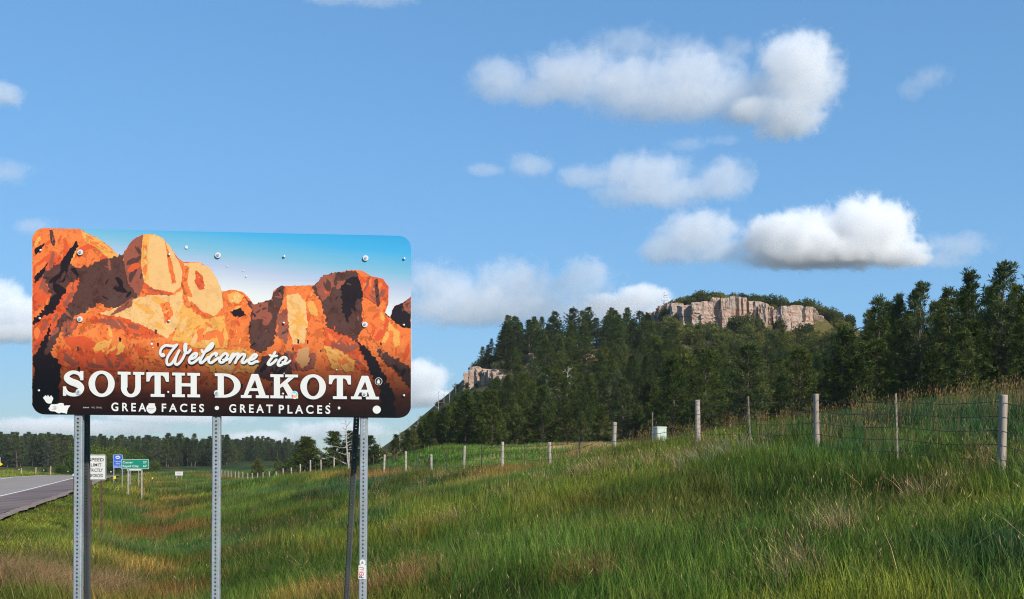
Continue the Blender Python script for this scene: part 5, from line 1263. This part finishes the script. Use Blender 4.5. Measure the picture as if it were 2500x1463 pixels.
# dry brush round the foot of the left sign post
BR = [clump(s + 70, 70, .35, .25, .75, .0022, 1.6, (-.1, 0), 3, 0) for s in range(3)]
pts = []
for px, py, sp_, cnt in [(60, 1440, .6, 90), (130, 1445, .5, 90), (200, 1452, .4, 50), (20, 1425, .6, 60), (265, 1448, .2, 18)]:
    x, y = on_ground(px, py)
    for k in range(cnt): pts.append((x + rs.normal() * sp_, y + rs.normal() * sp_))
pts = np.array(pts); n = len(pts); q = rs.uniform(.6, 1.1, n)
scatter('dry_brush', np.column_stack([pts, height(pts[:, 0], pts[:, 1])]), np.column_stack([rs.uniform(-.4, .4, n), rs.uniform(-.4, .4, n), rs.uniform(0, 6.28, n)]), np.column_stack([q, q, q * .8]), rs.randint(0, 3, n), BR,
        [('col', 'FLOAT_COLOR', np.column_stack([np.array([.26, .17, .09]) * rs.uniform(.5, 1.5, n)[:, None], np.ones(n)]))], 'tangle of dry brown brush round the foot of the left sign post', 'brush')
# dark leafless weeds by the left post
WEED = simple('dark_weed_stem', (.035, .03, .022), .9, 0, .2)
def weed(seed):
    r_ = random.Random(seed); b = MB()
    for k in range(3):
        a = r_.uniform(0, 6.28); p = Vector((0, 0, -.05)); d = Vector((math.cos(a) * .25, math.sin(a) * .25, 1)).normalized(); L = r_.uniform(.5, .8); e = p + d * L
        b.tube([p, p.lerp(e, .5) + Vector((r_.uniform(-.03, .03), 0, 0)), e], [.004, .003, .0015], 4)
        for j in range(6):
            s = p.lerp(e, r_.uniform(.35, .95)); dd = (d + Vector((r_.uniform(-1, 1), r_.uniform(-1, 1), .2))).normalized(); b.tube([s, s + dd * r_.uniform(.08, .25)], [.002, .001], 3)
    return b.mesh('weed_stem', WEED)
for k, (px, py, lab) in enumerate([(90, 1400, 'leafless dark weed left of the left sign post nearest the road'), (140, 1420, 'leafless dark weed standing close to the left sign post'), (115, 1385, 'leafless dark weed farther back by the left sign post')]):
    x, y = on_ground(px, py); o = link('weed', weed(k), None, (x, y, gz(x, y)), (0, 0, k * 1.3)); tag(o, lab, 'weed')
# ------------------------------------------------------------------ road signs and roadside things
def sign_face(root, w, h, z0, col, border=None, bw=.02, r=.04, thick=.004, back=None):
    """rounded plate standing over z0, facing -Y in the frame of root"""
    def rr(w_, h_, r_, y, zc):
        P = []
        for cx_, cz, a0 in ((w_ / 2 - r_, h_ / 2 - r_, 0), (-w_ / 2 + r_, h_ / 2 - r_, 90), (-w_ / 2 + r_, -h_ / 2 + r_, 180), (w_ / 2 - r_, -h_ / 2 + r_, 270)):
            for k in range(5): a = R(a0 + 22.5 * k); P.append((cx_ + r_ * math.cos(a), y, zc + cz + r_ * math.sin(a)))
        return P
    zc = z0 + h / 2; A_ = rr(w, h, r, 0, zc); B_ = rr(w, h, r, thick, zc); n = len(A_)
    me = mesh('plate', A_ + B_, [tuple(range(n)), tuple(range(2 * n - 1, n - 1, -1))] + [((i + 1) % n, i, n + i, n + (i + 1) % n) for i in range(n)], col); pl = link('plate', me, root)
    if border:
        O_ = rr(w - bw * 1.2, h - bw * 1.2, max(.005, r - bw * .6), -.003, zc); I_ = rr(w - bw * 1.2 - bw * 2, h - bw * 1.2 - bw * 2, max(.004, r - bw * 1.2), -.003, zc)
        link('border', mesh('border', O_ + I_, [(i, (i + 1) % n, n + (i + 1) % n, n + i) for i in range(n)], border), root)
    return pl
def sign_text(root, rows, mat, off=.01):
    for body, x0, x1, z0, z1 in rows:
        v, f = text_mesh(body, off, 1.05); V = [(x0 + (x1 - x0) * x, -.004, z0 + (z1 - z0) * y) for x, y in v]; link('lettering', mesh('lettering', V, f, mat), root)
def stand(name, px0, py0, px1, py1, Y, base_py, label, cat):
    """a thing whose plate spans the given photograph box at distance Y; returns root, width, height, height of the plate's foot"""
    k = Y / F; x = ((px0 + px1) / 2 - CX) * k; g = gz(x, Y); root = empty(name, (x, Y, g)); tag(root, label, cat)
    return root, (px1 - px0) * k, (py1 - py0) * k, (HOR - py1) * k - g
INKK = BLACKINK
root, w_, h_, z0 = stand('speed_limit_sign', 209, 1110, 258.5, 1172.5, 32, 1245, 'white speed limit strictly enforced sign on rusty posts behind the left sign brace', 'sign'); root.rotation_euler = (0, 0, R(4))
sign_face(root, w_, h_, z0, WHITEPAINT, INKK, .014, .045)
sign_text(root, [('SPEED', -.20, .235, z0 + h_ * .735, z0 + h_ * .86), ('LIMIT', -.14, .17, z0 + h_ * .535, z0 + h_ * .655), ('STRICTLY', -.235, .21, z0 + h_ * .325, z0 + h_ * .455), ('ENFORCED', -.245, .215, z0 + h_ * .115, z0 + h_ * .245)], INKK, .012)
for xx in (.155, -.155):
    b = MB(); b.box((xx, .03, (z0 + h_) / 2 - .15), (.05, .028, z0 + h_ + .1)); b.build('post', RUSTY, root)
BLUE = simple('blue_sheeting', rgb(38, 92, 196), .45, 0, .05, 3); GREEN = simple('green_sheeting', rgb(8, 128, 104), .45, 0, .05, 3)
root, w_, h_, z0 = stand('travel_information_sign', 276, 1110, 299.5, 1142.5, 84, 1180, 'blue travel information sign partly behind the green distance sign', 'sign')
sign_face(root, w_, h_, z0, BLUE, WHITEPAINT, .02, .05)
sign_text(root, [('TRAVEL', -w_ * .36, w_ * .36, z0 + h_ * .43, z0 + h_ * .53), ('INFO', -w_ * .21, w_ * .21, z0 + h_ * .26, z0 + h_ * .36), ('CALL 511', -w_ * .4, w_ * .4, z0 + h_ * .08, z0 + h_ * .18)], WHITEPAINT, .015)
lg = [(.19 * math.cos(a * 6.2832 / 20), -.004, z0 + h_ * .79 + .13 * math.sin(a * 6.2832 / 20)) for a in range(20)]; link('logo', mesh('logo', lg, [tuple(range(20))], WHITEPAINT), root)
link('logo_mark', mesh('logo_mark', [(-.14, -.007, z0 + h_ * .79 - .05), (.12, -.007, z0 + h_ * .79 - .02), (.14, -.007, z0 + h_ * .79 + .04), (-.1, -.007, z0 + h_ * .79 + .02)], [(0, 1, 2, 3)], BLUE), root)
for xx in (-w_ * .44, w_ * .44): b = MB(); b.box((xx, .05, (z0 + h_) / 2 - .2), (.07, .06, z0 + h_ + .3)); b.build('post', GALV, root)
root, w_, h_, z0 = stand('distance_sign', 296, 1121.5, 363.5, 1145.5, 72, 1195, 'green distance sign listing two towns with their mileages', 'sign'); root.rotation_euler = (0, 0, R(2))
sign_face(root, w_, h_, z0, GREEN, WHITEPAINT, .02, .05)
sign_text(root, [('Custer', -w_ * .44, -w_ * .07, z0 + h_ * .58, z0 + h_ * .8), ('27', w_ * .285, w_ * .42, z0 + h_ * .58, z0 + h_ * .8), ('Rapid City', -w_ * .44, w_ * .135, z0 + h_ * .12, z0 + h_ * .42), ('67', w_ * .285, w_ * .42, z0 + h_ * .2, z0 + h_ * .42)], WHITEPAINT, .02)
POSTW = simple('old_sign_post', (.36, .31, .27), .8, 0, .2, 6)
for xx in (-w_ * .25, w_ * .23): b = MB(); b.box((xx, .06, (z0 + h_) / 2 - .2), (.085, .09, z0 + h_ + .3)); b.build('post', POSTW, root)
root, w_, h_, z0 = stand('back_facing_sign', 310, 1137, 344.5, 1149, 92, 1172, 'white board showing below the green distance sign', 'sign')
sign_face(root, w_, h_, z0, WHITEPAINT, None, .02, .03)
for xx in (-.35, .38): b = MB(); b.box((xx, .05, (z0 + h_) / 2 - .2), (.06, .06, z0 + h_ + .3)); b.build('post', GALV, root)
root, w_, h_, z0 = stand('small_white_sign', 427.5, 1151.5, 446.5, 1161, 140, 1166, 'small white board on the far side of the ditch left of the middle post', 'sign')
sign_face(root, w_, h_, z0, WHITEPAINT, None, .02, .03)
for zz_, ww_ in ((.62, .62), (.4, .4)): link('faint_line', mesh('faint_line', [(-w_ * ww_ / 2, -.004, z0 + h_ * (zz_ - .06)), (w_ * ww_ / 2, -.004, z0 + h_ * (zz_ - .06)), (w_ * ww_ / 2, -.004, z0 + h_ * (zz_ + .06)), (-w_ * ww_ / 2, -.004, z0 + h_ * (zz_ + .06))], [(0, 1, 2, 3)], GREY), root)
for xx in (-.35, .35): b = MB(); b.box((xx, .05, (z0 + h_) / 2 - .2), (.06, .06, z0 + h_ + .3)); b.build('post', POSTW, root)
YEL_ = simple('yellow_sheeting', rgb(250, 205, 20), .5, 0, .05, 3)
for (a, b_, c, d, Y, bp, lab) in [(277.5, 1162, 282.5, 1169.5, 75, 1180, 'small yellow marker plate below the blue sign'), (370.5, 1166, 374, 1170, 110, 1176, 'tiny yellow marker in the ditch right of the green sign')]:
    root, w_, h_, z0 = stand('yellow_marker', a, b_, c, d, Y, bp, lab, 'marker'); sign_face(root, w_, h_, z0, YEL_, None, .01, .02)
    b = MB(); b.box((0, .03, z0 / 2 + .05), (.04, .03, z0 + .2)); b.build('post', DARKSTEEL, root)
root, w_, h_, z0 = stand('delineator', 177.5, 1157, 182, 1162.5, 48, 1200, 'white reflector on a thin dark post at the road edge beside the left sign post', 'reflector')
b = MB(); b.tube([(0, 0, z0 + h_ / 2), (0, -.012, z0 + h_ / 2)], h_ / 2, 14); b.build('reflector', WHITEPAINT, root)
b = MB(); b.box((0, .02, z0 / 2 + .0), (.045, .02, z0 + h_ * .9)); b.build('post', RUSTY, root)
for (px, py, Y, lab) in [(46.5, 1146.5, 150, 'white reflector dot left of the leftmost tan post'), (107, 1148, 158, 'white reflector dot between two tan posts beyond the road'), (166, 1151.5, 166, 'white reflector dot before the dark trees at the road end'), (271, 1152, 120, 'white reflector dot left of the blue sign posts'), (315, 1160, 118, 'white reflector dot under the green sign')]:
    k = Y / F; x = (px - CX) * k; g = gz(x, Y); root = empty('delineator', (x, Y, g)); tag(root, lab, 'reflector'); zz = (HOR - py) * k - g
    b = MB(); b.tube([(0, 0, zz), (0, -.02, zz)], .075, 12); b.build('reflector', WHITEPAINT, root)
    b = MB(); b.box((0, .03, zz / 2), (.05, .02, zz)); b.build('post', DARKSTEEL, root)
TANW = simple('tan_timber', (.42, .31, .17), .85, 0, .2, 5)
for px, t0, b0, lab in [(52, 1143, 1156, 'leftmost short tan timber post beyond the road'), (87.5, 1141.5, 1158, 'middle tan timber post beyond the road'), (123.5, 1138, 1160, 'tallest tan timber post beyond the road near the dark trees')]:
    Y = 165; k = Y / F; x = (px - CX) * k; g = gz(x, Y); top = (HOR - t0) * k
    b = MB(); b.tube([(0, 0, -.3), (0, 0, (top - g) * .6), (.02, 0, top - g)], [.10, .095, .085], 8); o = b.build('timber_post', TANW, None, loc=(x, Y, g)); tag(o, lab, 'post')
# warning arrow cut by the left edge of the picture
Y = 120; k = Y / F; x = (-12 - CX) * k; g = gz(x, Y); root = empty('curve_arrow_sign', (x, Y, g)); tag(root, 'yellow arrow sign with grey plate above at the far left edge', 'sign')
zc = (HOR - 1133.5) * k - g; ap = [(-1.0, zc - .2), (.35, zc - .2), (.35, zc - .36), (.88, zc), (.35, zc + .36), (.35, zc + .2), (-1.0, zc + .2)]
me = mesh('arrow', [(a, -.02, b_) for a, b_ in ap] + [(a, 0, b_) for a, b_ in ap], [tuple(range(7)), tuple(range(13, 6, -1))] + [((i + 1) % 7, i, 7 + i, 7 + (i + 1) % 7) for i in range(7)], YEL_); link('arrow', me, root)
b = MB(); b.box((.2, .02, zc + .42), (.8, .02, .7)); b.build('plate', simple('grey_sheeting', (.38, .4, .45), .6), root)
b = MB(); b.box((.1, .06, zc / 2), (.07, .06, zc + .9)); b.build('post', GALV, root)
# yellow scrap in the brush
x, y = on_ground(232, 1443); b = MB(); pts = [(-.035, 0, .06), (-.03, 0, .035), (-.01, 0, .01), (.035, 0, 0)]
V = []; 
for q, (a, _, c) in enumerate(pts): wv = [.004, .012, .014, .003][q]; V += [(a, -wv, c + .012), (a + .004, wv, c - .004), (a + .002, 0, c - .01)]
Fc = []
for q in range(3):
    for j in range(3): Fc.append((q * 3 + j, q * 3 + (j + 1) % 3, (q + 1) * 3 + (j + 1) % 3, (q + 1) * 3 + j))
o = link('plastic_scrap', mesh('plastic_scrap', V, Fc, YEL_, True), None, (x, y - .3, gz(x, y - .3) + .3)); tag(o, 'small curved yellow scrap caught in the dry brush beside the left brace', 'scrap')
# ------------------------------------------------------------------ thin haze over the whole valley
HAZE = 0.0001
b = MB(); b.box((0, 0, 41), (3300, 3300, 114)); hz_ = b.build('haze', None); hz_.data.materials.clear()
m = bpy.data.materials.new('valley_haze'); m.use_nodes = True; t = m.node_tree; t.nodes.clear()
pvh = nd(t, 'ShaderNodeVolumePrincipled'); pvh.inputs['Color'].default_value = (.86, .93, 1.0, 1); pvh.inputs['Density'].default_value = HAZE; pvh.inputs['Anisotropy'].default_value = 0.0
oh = nd(t, 'ShaderNodeOutputMaterial'); t.links.new(pvh.outputs[0], oh.inputs['Volume']); hz_.data.materials.append(m)
tag(hz_, 'thin pale blue haze softening the far wood', 'haze', kind='stuff')
